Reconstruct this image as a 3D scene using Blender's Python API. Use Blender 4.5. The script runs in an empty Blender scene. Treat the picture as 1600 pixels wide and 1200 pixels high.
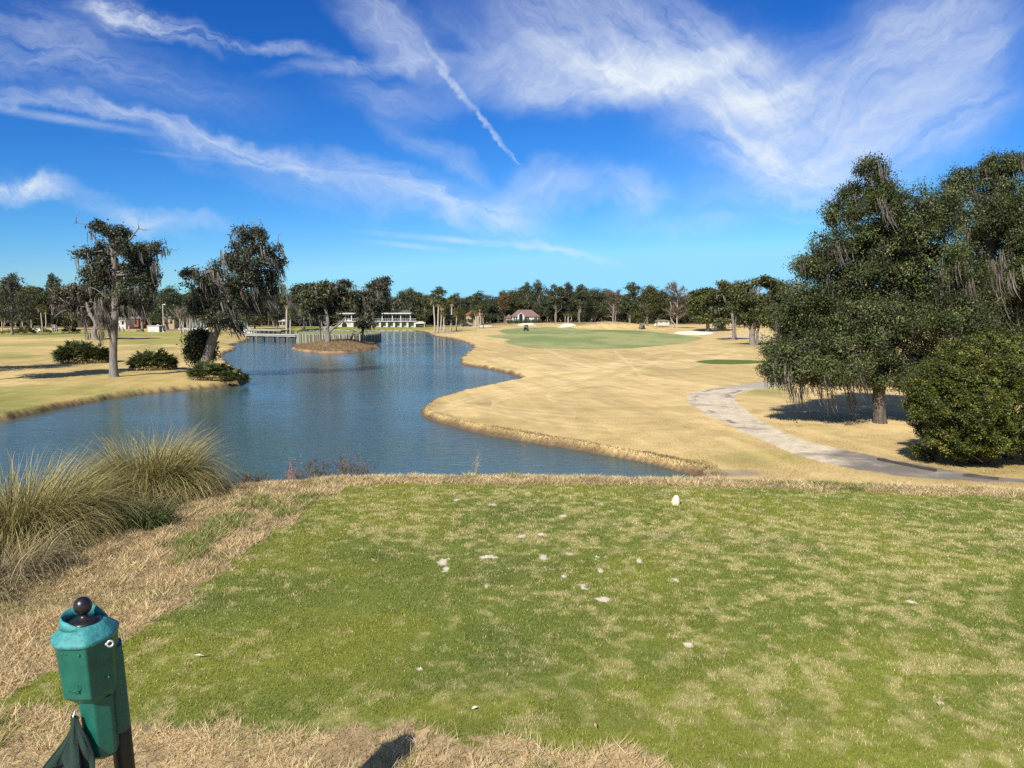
import bpy, math, random
import numpy as np
from mathutils import Vector, Matrix

SC = bpy.context.scene
COL = SC.collection
R = math.radians
rng = np.random.default_rng(7)
random.seed(7)

# ------------------------------------------------------------------ camera model
CAM_Z = 1.65
F_PX = 1202.0
HORIZON = 494.0
PITCH = math.atan((600 - HORIZON) / F_PX)
cp, sp = math.cos(PITCH), math.sin(PITCH)
WATER = -3.85

def ray(px, py):
    u = (px - 800) / F_PX
    v = (600 - py) / F_PX
    return np.array([u, cp + v * sp, -sp + v * cp])

def P(px, py, z):
    """point where the sight line of a photo pixel meets the height z"""
    d = ray(px, py)
    t = (z - CAM_Z) / d[2]
    return np.array([d[0] * t, d[1] * t, z])

def A(px, py, Y):
    """point on the sight line of a photo pixel at distance Y"""
    d = ray(px, py)
    t = Y / d[1]
    return np.array([d[0] * t, Y, CAM_Z + d[2] * t])

def proj(x, y, z):
    zz = z - CAM_Z
    dep = y * cp - zz * sp
    dep = np.where(dep > 0.05, dep, 0.05)
    upc = y * sp + zz * cp
    return 800 + F_PX * x / dep, 600 - F_PX * upc / dep

cam_d = bpy.data.cameras.new('camera')
cam = bpy.data.objects.new('camera', cam_d)
COL.objects.link(cam)
cam.location = (0, 0, CAM_Z)
cam.rotation_euler = (R(90) - PITCH, 0, 0)
cam_d.sensor_width = 36
cam_d.lens = 36 * F_PX / 1600
cam_d.clip_start = 0.05
cam_d.clip_end = 20000
SC.camera = cam

# ------------------------------------------------------------------ noise
_tab = np.random.default_rng(99).random((256, 256))

def vnoise(x, y):
    xi = np.floor(x).astype(int); yi = np.floor(y).astype(int)
    fx = x - xi; fy = y - yi
    fx = fx * fx * (3 - 2 * fx); fy = fy * fy * (3 - 2 * fy)
    a = _tab[xi & 255, yi & 255]; b = _tab[(xi + 1) & 255, yi & 255]
    c = _tab[xi & 255, (yi + 1) & 255]; d = _tab[(xi + 1) & 255, (yi + 1) & 255]
    return (a * (1 - fx) + b * fx) * (1 - fy) + (c * (1 - fx) + d * fx) * fy

def fbm(x, y, o=4, g=0.5):
    x = np.asarray(x, float); y = np.asarray(y, float)
    s = 0; am = 1; tot = 0
    for k in range(o):
        s = s + am * vnoise(x * 2 ** k + 17.3 * k, y * 2 ** k + 9.1 * k)
        tot += am; am *= g
    return s / tot

def smooth(t):
    t = np.clip(t, 0, 1)
    return t * t * (3 - 2 * t)

def poly_sd(x, y, poly):
    """signed distance to a polygon, positive inside"""
    x = np.asarray(x, float); y = np.asarray(y, float)
    d2 = np.full(x.shape, 1e18); inside = np.zeros(x.shape, bool)
    n = len(poly)
    for i in range(n):
        ax, ay = poly[i]; bx, by = poly[(i + 1) % n]
        ex, ey = bx - ax, by - ay
        L = ex * ex + ey * ey + 1e-12
        t = np.clip(((x - ax) * ex + (y - ay) * ey) / L, 0, 1)
        dx = x - ax - t * ex; dy = y - ay - t * ey
        d2 = np.minimum(d2, dx * dx + dy * dy)
        cond = (ay > y) != (by > y)
        xx = ax + (y - ay) * ex / (ey if abs(ey) > 1e-12 else 1e-12)
        inside ^= cond & (x < xx)
    d = np.sqrt(d2)
    return np.where(inside, d, -d)

def line_d(x, y, pts):
    d2 = np.full(np.shape(x), 1e18)
    for (ax, ay), (bx, by) in zip(pts[:-1], pts[1:]):
        ex, ey = bx - ax, by - ay
        L = ex * ex + ey * ey + 1e-12
        t = np.clip(((x - ax) * ex + (y - ay) * ey) / L, 0, 1)
        d2 = np.minimum(d2, (x - ax - t * ex) ** 2 + (y - ay - t * ey) ** 2)
    return np.sqrt(d2)

def spline(pts, n=6, closed=True):
    pts = [np.asarray(p, float) for p in pts]
    out = []; m = len(pts)
    for i in range(m if closed else m - 1):
        if closed:
            p0, p1, p2, p3 = pts[i - 1], pts[i], pts[(i + 1) % m], pts[(i + 2) % m]
        else:
            p0 = pts[max(i - 1, 0)]; p1 = pts[i]; p2 = pts[i + 1]; p3 = pts[min(i + 2, m - 1)]
        for k in range(n):
            t = k / n
            out.append(0.5 * (2 * p1 + (p2 - p0) * t + (2 * p0 - 5 * p1 + 4 * p2 - p3) * t * t + (3 * p1 - p0 - 3 * p2 + p3) * t ** 3))
    if not closed:
        out.append(pts[-1])
    return out

# ------------------------------------------------------------------ tagging and mesh helpers
def tag(o, label=None, cat=None, group=None, kind=None):
    if label: o['label'] = label
    if cat: o['category'] = cat
    if group: o['group'] = group
    if kind: o['kind'] = kind
    return o

def empty(name, loc, rz=0.0, label=None, cat=None, group=None):
    o = bpy.data.objects.new(name, None)
    COL.objects.link(o)
    o.location = loc
    o.rotation_euler = (0, 0, rz)
    o.empty_display_size = 0.2
    return tag(o, label, cat, group)

class MB:
    """collects shapes for ONE mesh object"""
    def __init__(self):
        self.v = []; self.f = {}; self.c = []; self.m = {}; self.n = 0
    def add(self, v, f, col=None, mi=0):
        v = np.asarray(v, np.float32).reshape(-1, 3)
        f = [f] if isinstance(f, np.ndarray) else f
        byk = {}
        for q in f:
            q = np.asarray(q)
            if q.ndim == 1: q = q[None, :]
            byk.setdefault(q.shape[1], []).append(q)
        for k, qs in byk.items():
            q = np.concatenate(qs) + self.n
            self.f.setdefault(k, []).append(q)
            self.m.setdefault(k, []).append(np.full(len(q), mi, np.int32))
        if col is None:
            col = (0.5, 0.5, 0.5)
        c = np.asarray(col, np.float32)
        if c.ndim == 1: c = np.tile(c[:3], (len(v), 1))
        self.v.append(v); self.c.append(c); self.n += len(v)
        return self
    def box(self, lo, hi, col=None, mi=0):
        (a, b, c), (d, e, f) = lo, hi
        v = [(a, b, c), (d, b, c), (d, e, c), (a, e, c), (a, b, f), (d, b, f), (d, e, f), (a, e, f)]
        q = np.array([(0, 3, 2, 1), (4, 5, 6, 7), (0, 1, 5, 4), (1, 2, 6, 5), (2, 3, 7, 6), (3, 0, 4, 7)])
        return self.add(v, q, col, mi)
    def tube(self, pts, rad, n=8, col=None, mi=0, cap=True):
        pts = np.asarray(pts, float); m = len(pts)
        rad = np.broadcast_to(np.asarray(rad, float), (m,))
        tan = np.gradient(pts, axis=0)
        tan /= np.linalg.norm(tan, axis=1)[:, None] + 1e-9
        ref = np.array([0, 0, 1.0]) if abs(tan[:, 2]).mean() < 0.8 else np.array([1.0, 0, 0])
        a = np.cross(tan, ref); a /= np.linalg.norm(a, axis=1)[:, None] + 1e-9
        b = np.cross(tan, a)
        th = np.arange(n) * 2 * math.pi / n
        ring = (np.cos(th)[None, :, None] * a[:, None, :] + np.sin(th)[None, :, None] * b[:, None, :]) * rad[:, None, None]
        v = (pts[:, None, :] + ring).reshape(-1, 3)
        i = np.arange(m - 1)[:, None] * n; j = np.arange(n)[None, :]; jn = (j + 1) % n
        q = np.stack([i + j, i + jn, i + n + jn, i + n + j], -1).reshape(-1, 4)
        fs = [q]
        if cap:
            fs += [np.arange(n)[::-1], (m - 1) * n + np.arange(n)]
        return self.add(v, fs, col, mi)
    def lathe(self, prof, n=24, origin=(0, 0, 0), col=None, mi=0):
        prof = np.asarray(prof, float); m = len(prof)
        th = np.arange(n) * 2 * math.pi / n
        v = np.stack([prof[:, 0:1] * np.cos(th), prof[:, 0:1] * np.sin(th), np.repeat(prof[:, 1:2], n, 1)], -1).reshape(-1, 3) + np.asarray(origin)
        i = np.arange(m - 1)[:, None] * n; j = np.arange(n)[None, :]; jn = (j + 1) % n
        q = np.stack([i + j, i + jn, i + n + jn, i + n + j], -1).reshape(-1, 4)
        return self.add(v, [q, np.arange(n)[::-1], (m - 1) * n + np.arange(n)], col, mi)
    def loft(self, rings, col=None, mi=0, cap=True):
        rings = np.asarray(rings, float); m, n, _ = rings.shape
        v = rings.reshape(-1, 3)
        i = np.arange(m - 1)[:, None] * n; j = np.arange(n)[None, :]; jn = (j + 1) % n
        q = np.stack([i + j, i + jn, i + n + jn, i + n + j], -1).reshape(-1, 4)
        fs = [q]
        if cap: fs += [np.arange(n)[::-1], (m - 1) * n + np.arange(n)]
        return self.add(v, fs, col, mi)
    def mesh(self, name, mats, smooth=False):
        me = bpy.data.meshes.new(name)
        v = np.concatenate(self.v); c = np.concatenate(self.c)
        ks = sorted(self.f)
        fa = {k: np.concatenate(self.f[k]) for k in ks}
        loops = np.concatenate([fa[k].ravel() for k in ks]).astype(np.int32)
        tot = np.concatenate([np.full(len(fa[k]), k) for k in ks]).astype(np.int32)
        start = np.concatenate([[0], np.cumsum(tot)[:-1]]).astype(np.int32)
        me.vertices.add(len(v)); me.vertices.foreach_set('co', v.ravel())
        me.loops.add(len(loops)); me.loops.foreach_set('vertex_index', loops)
        me.polygons.add(len(tot)); me.polygons.foreach_set('loop_start', start)
        me.polygons.foreach_set('loop_total', tot)
        mi = np.concatenate([np.concatenate(self.m[k]) for k in ks])
        if not isinstance(mats, (list, tuple)): mats = [mats]
        for mt in mats: me.materials.append(mt)
        me.polygons.foreach_set('material_index', mi)
        me.polygons.foreach_set('use_smooth', np.full(len(tot), bool(smooth)))
        at = me.attributes.new('Col', 'FLOAT_COLOR', 'POINT')
        c4 = np.ones((len(v), 4), np.float32); c4[:, :3] = c
        at.data.foreach_set('color', c4.ravel())
        me.update(calc_edges=True)
        me.validate()
        return me
    def build(self, name, mats, parent=None, smooth=False):
        o = bpy.data.objects.new(name, self.mesh(name, mats, smooth))
        COL.objects.link(o)
        if parent is not None: o.parent = parent
        return o

def copy_tree(o, parent=None):
    c = o.copy(); COL.objects.link(c)
    if parent is not None: c.parent = parent
    for ch in list(o.children):
        copy_tree(ch, c)
    return c

# ------------------------------------------------------------------ materials
class N:
    def __init__(self, tree): self.t = tree; self.nodes = tree.nodes
    def new(self, typ, **kw):
        n = self.nodes.new(typ)
        for k, v in kw.items():
            if k.startswith('i_'):
                n.inputs[k[2:].replace('_', ' ')].default_value = v
            else: setattr(n, k, v)
        return n
    def link(self, a, b): self.t.links.new(a, b)
    def _in(self, sock, v):
        if isinstance(v, bpy.types.NodeSocket): self.link(v, sock)
        else: sock.default_value = v
    def math(self, op, a, b=0.0, c=None, clamp=False):
        n = self.nodes.new('ShaderNodeMath'); n.operation = op; n.use_clamp = clamp
        self._in(n.inputs[0], a); self._in(n.inputs[1], b)
        if c is not None: self._in(n.inputs[2], c)
        return n.outputs[0]
    def mix(self, f, a, b, blend='MIX'):
        n = self.nodes.new('ShaderNodeMix'); n.data_type = 'RGBA'; n.blend_type = blend
        self._in(n.inputs[0], f); self._in(n.inputs[6], a); self._in(n.inputs[7], b)
        return n.outputs[2]
    def noise(self, vec, scale, detail=4, rough=0.55, dist=0.0):
        n = self.nodes.new('ShaderNodeTexNoise')
        if vec is not None: self.link(vec, n.inputs['Vector'])
        n.inputs['Scale'].default_value = scale; n.inputs['Detail'].default_value = detail
        n.inputs['Roughness'].default_value = rough; n.inputs['Distortion'].default_value = dist
        return n
    def ramp(self, v, a, b, lo=0.0, hi=1.0):
        n = self.nodes.new('ShaderNodeMapRange'); self._in(n.inputs[0], v)
        n.inputs[1].default_value = a; n.inputs[2].default_value = b
        n.inputs[3].default_value = lo; n.inputs[4].default_value = hi
        return n.outputs[0]

def c4(c): return (c[0], c[1], c[2], 1.0)

def new_mat(name):
    m = bpy.data.materials.new(name); m.use_nodes = True
    n = N(m.node_tree); b = m.node_tree.nodes['Principled BSDF']
    return m, n, b

def mat_plain(name, col, rough=0.6, var=0.18, scale=6.0, metal=0.0, bump=0.0, bscale=40.0, coat=0.0):
    m, n, b = new_mat(name)
    tc = n.new('ShaderNodeTexCoord')
    nz = n.noise(tc.outputs['Object'], scale, 6, 0.6)
    f = n.ramp(nz.outputs['Fac'], 0.25, 0.75, 1 - var, 1 + var)
    n.link(n.mix(1.0, c4(col), f, 'MULTIPLY'), b.inputs['Base Color'])
    n.link(n.ramp(nz.outputs['Fac'], 0.2, 0.8, max(0, rough - 0.1), min(1, rough + 0.1)), b.inputs['Roughness'])
    b.inputs['Metallic'].default_value = metal
    b.inputs['Coat Weight'].default_value = coat
    if bump:
        bn = n.noise(tc.outputs['Object'], bscale, 4, 0.6)
        bp = n.new('ShaderNodeBump'); bp.inputs['Strength'].default_value = bump; bp.inputs['Distance'].default_value = 0.02
        n.link(bn.outputs['Fac'], bp.inputs['Height']); n.link(bp.outputs[0], b.inputs['Normal'])
    return m

def mat_attr(name, rough=0.6, trans=0.0, spec=0.5, noise=None):
    m, n, b = new_mat(name)
    at = n.new('ShaderNodeAttribute', attribute_name='Col')
    col = at.outputs['Color']
    if noise:
        tc = n.new('ShaderNodeTexCoord')
        nz = n.noise(tc.outputs['Object'], noise[0], 5, 0.6)
        col = n.mix(1.0, col, n.ramp(nz.outputs['Fac'], 0.25, 0.75, 1 - noise[1], 1 + noise[1]), 'MULTIPLY')
    n.link(col, b.inputs['Base Color'])
    b.inputs['Roughness'].default_value = rough
    b.inputs['Specular IOR Level'].default_value = spec
    if trans:
        tr = n.new('ShaderNodeBsdfTranslucent')
        n.link(col, tr.inputs['Color'])
        mx = n.new('ShaderNodeMixShader'); mx.inputs[0].default_value = trans
        n.link(b.outputs[0], mx.inputs[1]); n.link(tr.outputs[0], mx.inputs[2])
        n.link(mx.outputs[0], m.node_tree.nodes['Material Output'].inputs['Surface'])
    return m

M_LEAF = mat_attr('leaf', 0.5, 0.18, 0.35)
M_GRASS = mat_attr('grass_blade', 0.6, 0.25, 0.25)
M_MOSS = mat_attr('moss', 0.9, 0.15, 0.1)
M_VC = mat_attr('coloured_surface', 0.6, 0, 0.4, (3.0, 0.12))

def mat_bark(name, c1, c2, sc=3.0):
    m, n, b = new_mat(name)
    tc = n.new('ShaderNodeTexCoord')
    mp = n.new('ShaderNodeMapping'); mp.inputs['Scale'].default_value = (2.2, 2.2, 0.5)
    n.link(tc.outputs['Object'], mp.inputs[0])
    nz = n.noise(mp.outputs[0], sc, 8, 0.68)
    n.link(n.mix(n.ramp(nz.outputs['Fac'], 0.3, 0.7), c4(c1), c4(c2)), b.inputs['Base Color'])
    b.inputs['Roughness'].default_value = 0.9
    bp = n.new('ShaderNodeBump'); bp.inputs['Strength'].default_value = 0.9; bp.inputs['Distance'].default_value = 0.08
    n.link(nz.outputs['Fac'], bp.inputs['Height']); n.link(bp.outputs[0], b.inputs['Normal'])
    return m
M_BARK = mat_bark('oak_bark', (0.07, 0.055, 0.045), (0.27, 0.235, 0.20))
M_PALE = mat_bark('pale_bark', (0.20, 0.17, 0.14), (0.46, 0.41, 0.35))
M_DARKB = mat_bark('dark_bark', (0.035, 0.028, 0.022), (0.14, 0.115, 0.095))
M_MID = mat_bark('grey_bark', (0.075, 0.065, 0.055), (0.27, 0.24, 0.21))
M_PALMT = mat_bark('palm_bark', (0.22, 0.19, 0.15), (0.50, 0.45, 0.38), 5)

def mat_ground():
    m, n, b = new_mat('ground_surface')
    at = n.new('ShaderNodeAttribute', attribute_name='Col')
    g = n.new('ShaderNodeNewGeometry')
    n1 = n.noise(g.outputs['Position'], 0.9, 9, 0.68)
    n2 = n.noise(g.outputs['Position'], 14.0, 8, 0.72)
    n3 = n.noise(g.outputs['Position'], 120.0, 3, 0.7)
    f = n.math('MULTIPLY', n.ramp(n1.outputs['Fac'], 0.25, 0.75, 0.84, 1.16), n.ramp(n2.outputs['Fac'], 0.25, 0.75, 0.72, 1.28))
    f = n.math('MULTIPLY', f, n.ramp(n3.outputs['Fac'], 0.25, 0.75, 0.8, 1.2))
    n.link(n.mix(1.0, at.outputs['Color'], f, 'MULTIPLY'), b.inputs['Base Color'])
    b.inputs['Roughness'].default_value = 0.95
    b.inputs['Specular IOR Level'].default_value = 0.1
    bp = n.new('ShaderNodeBump'); bp.inputs['Strength'].default_value = 0.3; bp.inputs['Distance'].default_value = 0.015
    n.link(n2.outputs['Fac'], bp.inputs['Height']); n.link(bp.outputs[0], b.inputs['Normal'])
    return m
M_GROUND = mat_ground()

def mat_water():
    m, n, b = new_mat('water_surface')
    g = n.new('ShaderNodeNewGeometry')
    mp = n.new('ShaderNodeMapping'); mp.inputs['Scale'].default_value = (0.7, 1.5, 1.0); mp.inputs['Rotation'].default_value = (0, 0, R(14))
    n.link(g.outputs['Position'], mp.inputs[0])
    a = n.noise(mp.outputs[0], 2.6, 4, 0.55, 0.6)
    c = n.noise(mp.outputs[0], 0.55, 3, 0.5, 0.3)
    mg = n.new('ShaderNodeMapping'); mg.inputs['Scale'].default_value = (.6, 1.6, 1); n.link(g.outputs['Position'], mg.inputs[0])
    gust = n.noise(mg.outputs[0], 0.035, 4, 0.55)
    h = n.math('ADD', n.math('MULTIPLY', a.outputs['Fac'], 0.45), n.math('MULTIPLY', c.outputs['Fac'], 0.55))
    bp = n.new('ShaderNodeBump'); bp.inputs['Distance'].default_value = 0.15
    n.link(n.ramp(gust.outputs['Fac'], 0.35, 0.65, 0.3, 1.0), bp.inputs['Strength'])
    n.link(h, bp.inputs['Height']); n.link(bp.outputs[0], b.inputs['Normal'])
    murk = n.noise(g.outputs['Position'], 0.08, 3, 0.5)
    n.link(n.mix(n.ramp(murk.outputs['Fac'], 0.3, 0.7), c4((0.046, 0.088, 0.082)), c4((0.058, 0.100, 0.080))), b.inputs['Base Color'])
    b.inputs['Roughness'].default_value = 0.09
    b.inputs['IOR'].default_value = 1.33
    b.inputs['Specular IOR Level'].default_value = 0.36
    return m
M_WATER = mat_water()

# ------------------------------------------------------------------ the lie of the land
S = lambda pts: [tuple(P(px, py, WATER)[:2]) for px, py in pts]
shore_right = S([(640, 516.5), (668, 519), (674, 525), (700, 528.5), (722, 533), (738, 541), (742, 545), (736, 550), (724, 558), (717, 566),
                 (722, 571), (760, 576), (792, 583), (814, 590), (817, 593), (804, 598), (760, 606), (720, 616), (690, 624), (668, 632), (655, 644),
                 (661, 652), (682, 660), (722, 671), (780, 683), (850, 695), (930, 709), (1000, 722), (1050, 734), (1092, 744)])
near = [(5.6, 22.0), (3.0, 15.0), (-1, 12), (-6, 9), (-14, 5), (-40, 2), (-95, 8), (-110, 26), (-60, 33), (-38, 36)]
shore_left = S([(0, 660), (60, 646), (150, 627), (240, 614), (330, 607), (386, 601), (390, 594), (372, 580), (350, 566), (342, 556), (372, 545), (358, 541), (375, 536), (392, 530), (392, 527),
                (380, 524), (360, 522), (362, 520.5), (400, 518.5), (450, 517), (480, 516.8), (560, 516.5)])
def chaik(pts, n=2):
    for _ in range(n):
        out = []
        for i in range(len(pts)):
            p = np.array(pts[i]); q = np.array(pts[(i + 1) % len(pts)])
            out += [tuple(0.78 * p + 0.22 * q), tuple(0.22 * p + 0.78 * q)]
        pts = out
    return pts
LAKE = chaik(shore_right + near + shore_left, 1)
ISLE = chaik(S([(452, 544), (470, 549), (505, 552.5), (545, 552), (575, 548), (594, 544), (590, 540), (560, 539), (510, 539), (475, 541)]), 1)

TEE = [(-2.66, 7.25), (-2.85, 6.0), (-3.05, 4.6), (-3.25, 2.5), (-3.6, -2), (-4.2, -10), (14, -10), (13, 4), (9, 6.0), (5.0, 7.05), (2.5, 7.5), (0, 7.72), (-1.0, 7.72), (-1.75, 7.68)]
TURF = [(-2.22, 3.10), (-1.96, 3.92), (-1.85, 5.5), (-1.72, 6.8), (-1.58, 7.36), (-1.3, 7.48), (1.0, 7.44), (3, 7.22), (5, 6.78), (8.5, 5.75), (12, 3.6), (12, -6), (6, -2), (2.4, 1.9),
        (0.85, 2.62), (0.45, 2.80), (-0.2, 2.91), (-0.5, 2.95), (-1.0, 2.99), (-1.58, 3.05)]

MOUNDS = [(935, 508, 265, 1.9, 9, 9), (985, 509, 262, 1.5, 9, 8), (905, 505, 300, 1.2, 14, 9), (850, 504, 320, 0.8, 20, 12), (1130, 510, 250, 0.5, 18, 12)]
MOUNDS = [(A(px, py, Y)[0], Y, h, sx, sy) for px, py, Y, h, sx, sy in MOUNDS]

def land_base(x, y):
    z = -3.36 + 0.35 * (fbm(x / 45 + 3, y / 45 + 8, 3) - 0.5)
    z = z + 1.75 * smooth((y - 170) / 200) * smooth((x + 35) / 35)
    z = z + 0.45 * smooth((-20 - x) / 20) * smooth((y - 70) / 90)
    for mx, my, h, sx, sy in MOUNDS:
        z = z + h * np.exp(-((x - mx) / sx) ** 2 - ((y - my) / sy) ** 2)
    return z

def lake_sd(x, y):
    """positive on land"""
    a = -poly_sd(x, y, LAKE)
    b = poly_sd(x, y, ISLE)
    sd = np.maximum(a, b)
    dist = np.sqrt(x * x + y * y)
    return sd + (fbm(x / 1.6, y / 1.6, 4, 0.6) - 0.5) * np.clip(dist * 0.014, 0.45, 1.4)

def terrain(x, y, full=False):
    x = np.asarray(x, float); y = np.asarray(y, float)
    sd = lake_sd(x, y)
    lb = land_base(x, y)
    isl = poly_sd(x, y, ISLE)
    lb = np.where(isl > -2, -3.25 + 0.5 * smooth(isl / 5), lb)
    bank = WATER + 0.02 + 0.30 * smooth(sd / 0.4) + (lb - WATER - 0.32) * smooth((sd - 0.3) / 5.0)
    bed = WATER - 0.02 + np.maximum(sd * 0.3, -2.0)
    z = np.where(sd > 0, bank, bed)
    d = np.maximum(-poly_sd(x, y, TEE), 0)
    zt = -(0.55 * np.sqrt(d * d + 0.2) - 0.55 * math.sqrt(0.2)) + 0.025 * (fbm(x * 1.3, y * 1.3, 3) - 0.5) * smooth(d / 0.3)
    tee_on = zt > z
    z = np.maximum(z, zt)
    z = z + 0.012 * (fbm(x * 0.9, y * 0.9, 2) - 0.5) * (d <= 0)
    if full: return z, sd, d, tee_on
    return z

def tz(x, y): return float(terrain(np.array([x]), np.array([y]))[0])

def G(px, py):
    """photo pixel -> point on the ground beyond the tee"""
    z = -3.3
    for _ in range(12):
        p = P(px, py, min(z, 0.8))
        if p[1] > 900 or p[1] < 0: break
        lb = float(land_base(np.array([p[0]]), np.array([p[1]]))[0])
        z = 0.5 * z + 0.5 * lb
    p = P(px, py, z)
    return p

def on_ground(px, Y):
    x = (px - 800) / F_PX * Y * 1.0 * (1 / 1.0)
    # depth along the axis is close to Y for far things
    x = x * (cp + 0.0)
    return np.array([x, Y, tz(x, Y)])

PATH = [tuple(G(px, py)[:2]) for px, py in
        [(1640, 758), (1560, 753), (1480, 750), (1400, 744), (1320, 731), (1250, 711), (1180, 684), (1120, 655), (1085, 636), (1072, 623), (1080, 613), (1110, 607), (1160, 601), (1215, 594), (1290, 581), (1360, 573),
         (1420, 569), (1420, 573), (1360, 579), (1290, 589), (1225, 602), (1195, 606), (1165, 611), (1148, 618), (1150, 629), (1178, 650), (1218, 673), (1268, 692), (1330, 705), (1400, 718), (1480, 733), (1560, 745), (1640, 752)]]
PATH = chaik(PATH, 1)
FAIR = chaik([tuple(G(px, py)[:2]) for px, py in
        [(757, 525.5), (768, 523.5), (798, 522.5), (776, 517.5), (792, 514), (825, 511.5), (868, 511), (900, 514), (950, 515.5), (1000, 516.5), (1025, 519), (1060, 523), (1104, 527.5), (1078, 535), (1040, 540), (980, 544.5),
         (930, 546), (880, 545.5), (830, 543.5), (800, 539), (786, 533), (800, 530), (775, 528)]], 2)
PATCH = chaik([tuple(G(px, py)[:2]) for px, py in [(1080, 565), (1112, 561.5), (1160, 562), (1212, 565), (1170, 569), (1112, 569.5)]], 2)
BUNK = [chaik([tuple(G(px, py)[:2]) for px, py in q], 2) for q in
        [[(1050, 520), (1062, 517.5), (1085, 516.8), (1112, 518.5), (1116, 521), (1100, 523.5), (1068, 523.5)],
         [(868, 509.5), (885, 508), (915, 507), (934, 505), (938, 507), (925, 510), (905, 512), (880, 512)],
         [(806, 508.2), (815, 506), (830, 505.8), (836, 508), (822, 509)]]]

# ------------------------------------------------------------------ ground sheet
az = np.concatenate([np.arange(-180, -44, 2.0), np.arange(-44, 44, 0.115), np.arange(44, 180, 2.0)]) * math.pi / 180
rr = [0.4]
while rr[-1] < 700:
    r_ = rr[-1]
    rr.append(r_ * (1.03 if r_ < 2.4 else 1.0048 if r_ < 8.6 else 1.012 if r_ < 15 else 1.0085 if r_ < 330 else 1.03))
rr = np.array(rr + [900, 1300, 2000, 3500, 6000.0])
nr, na = len(rr), len(az)
RRg, AZg = np.meshgrid(rr, az, indexing='ij')
GX = (RRg * np.sin(AZg)).ravel(); GY = (RRg * np.cos(AZg)).ravel()
GZ, GSD, GTD, GTEE = terrain(GX, GY, True)
PXg, PYg = proj(GX, GY, GZ)

def lerp(a, b, t): return a + (np.asarray(b) - a) * np.asarray(t)[:, None]

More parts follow.
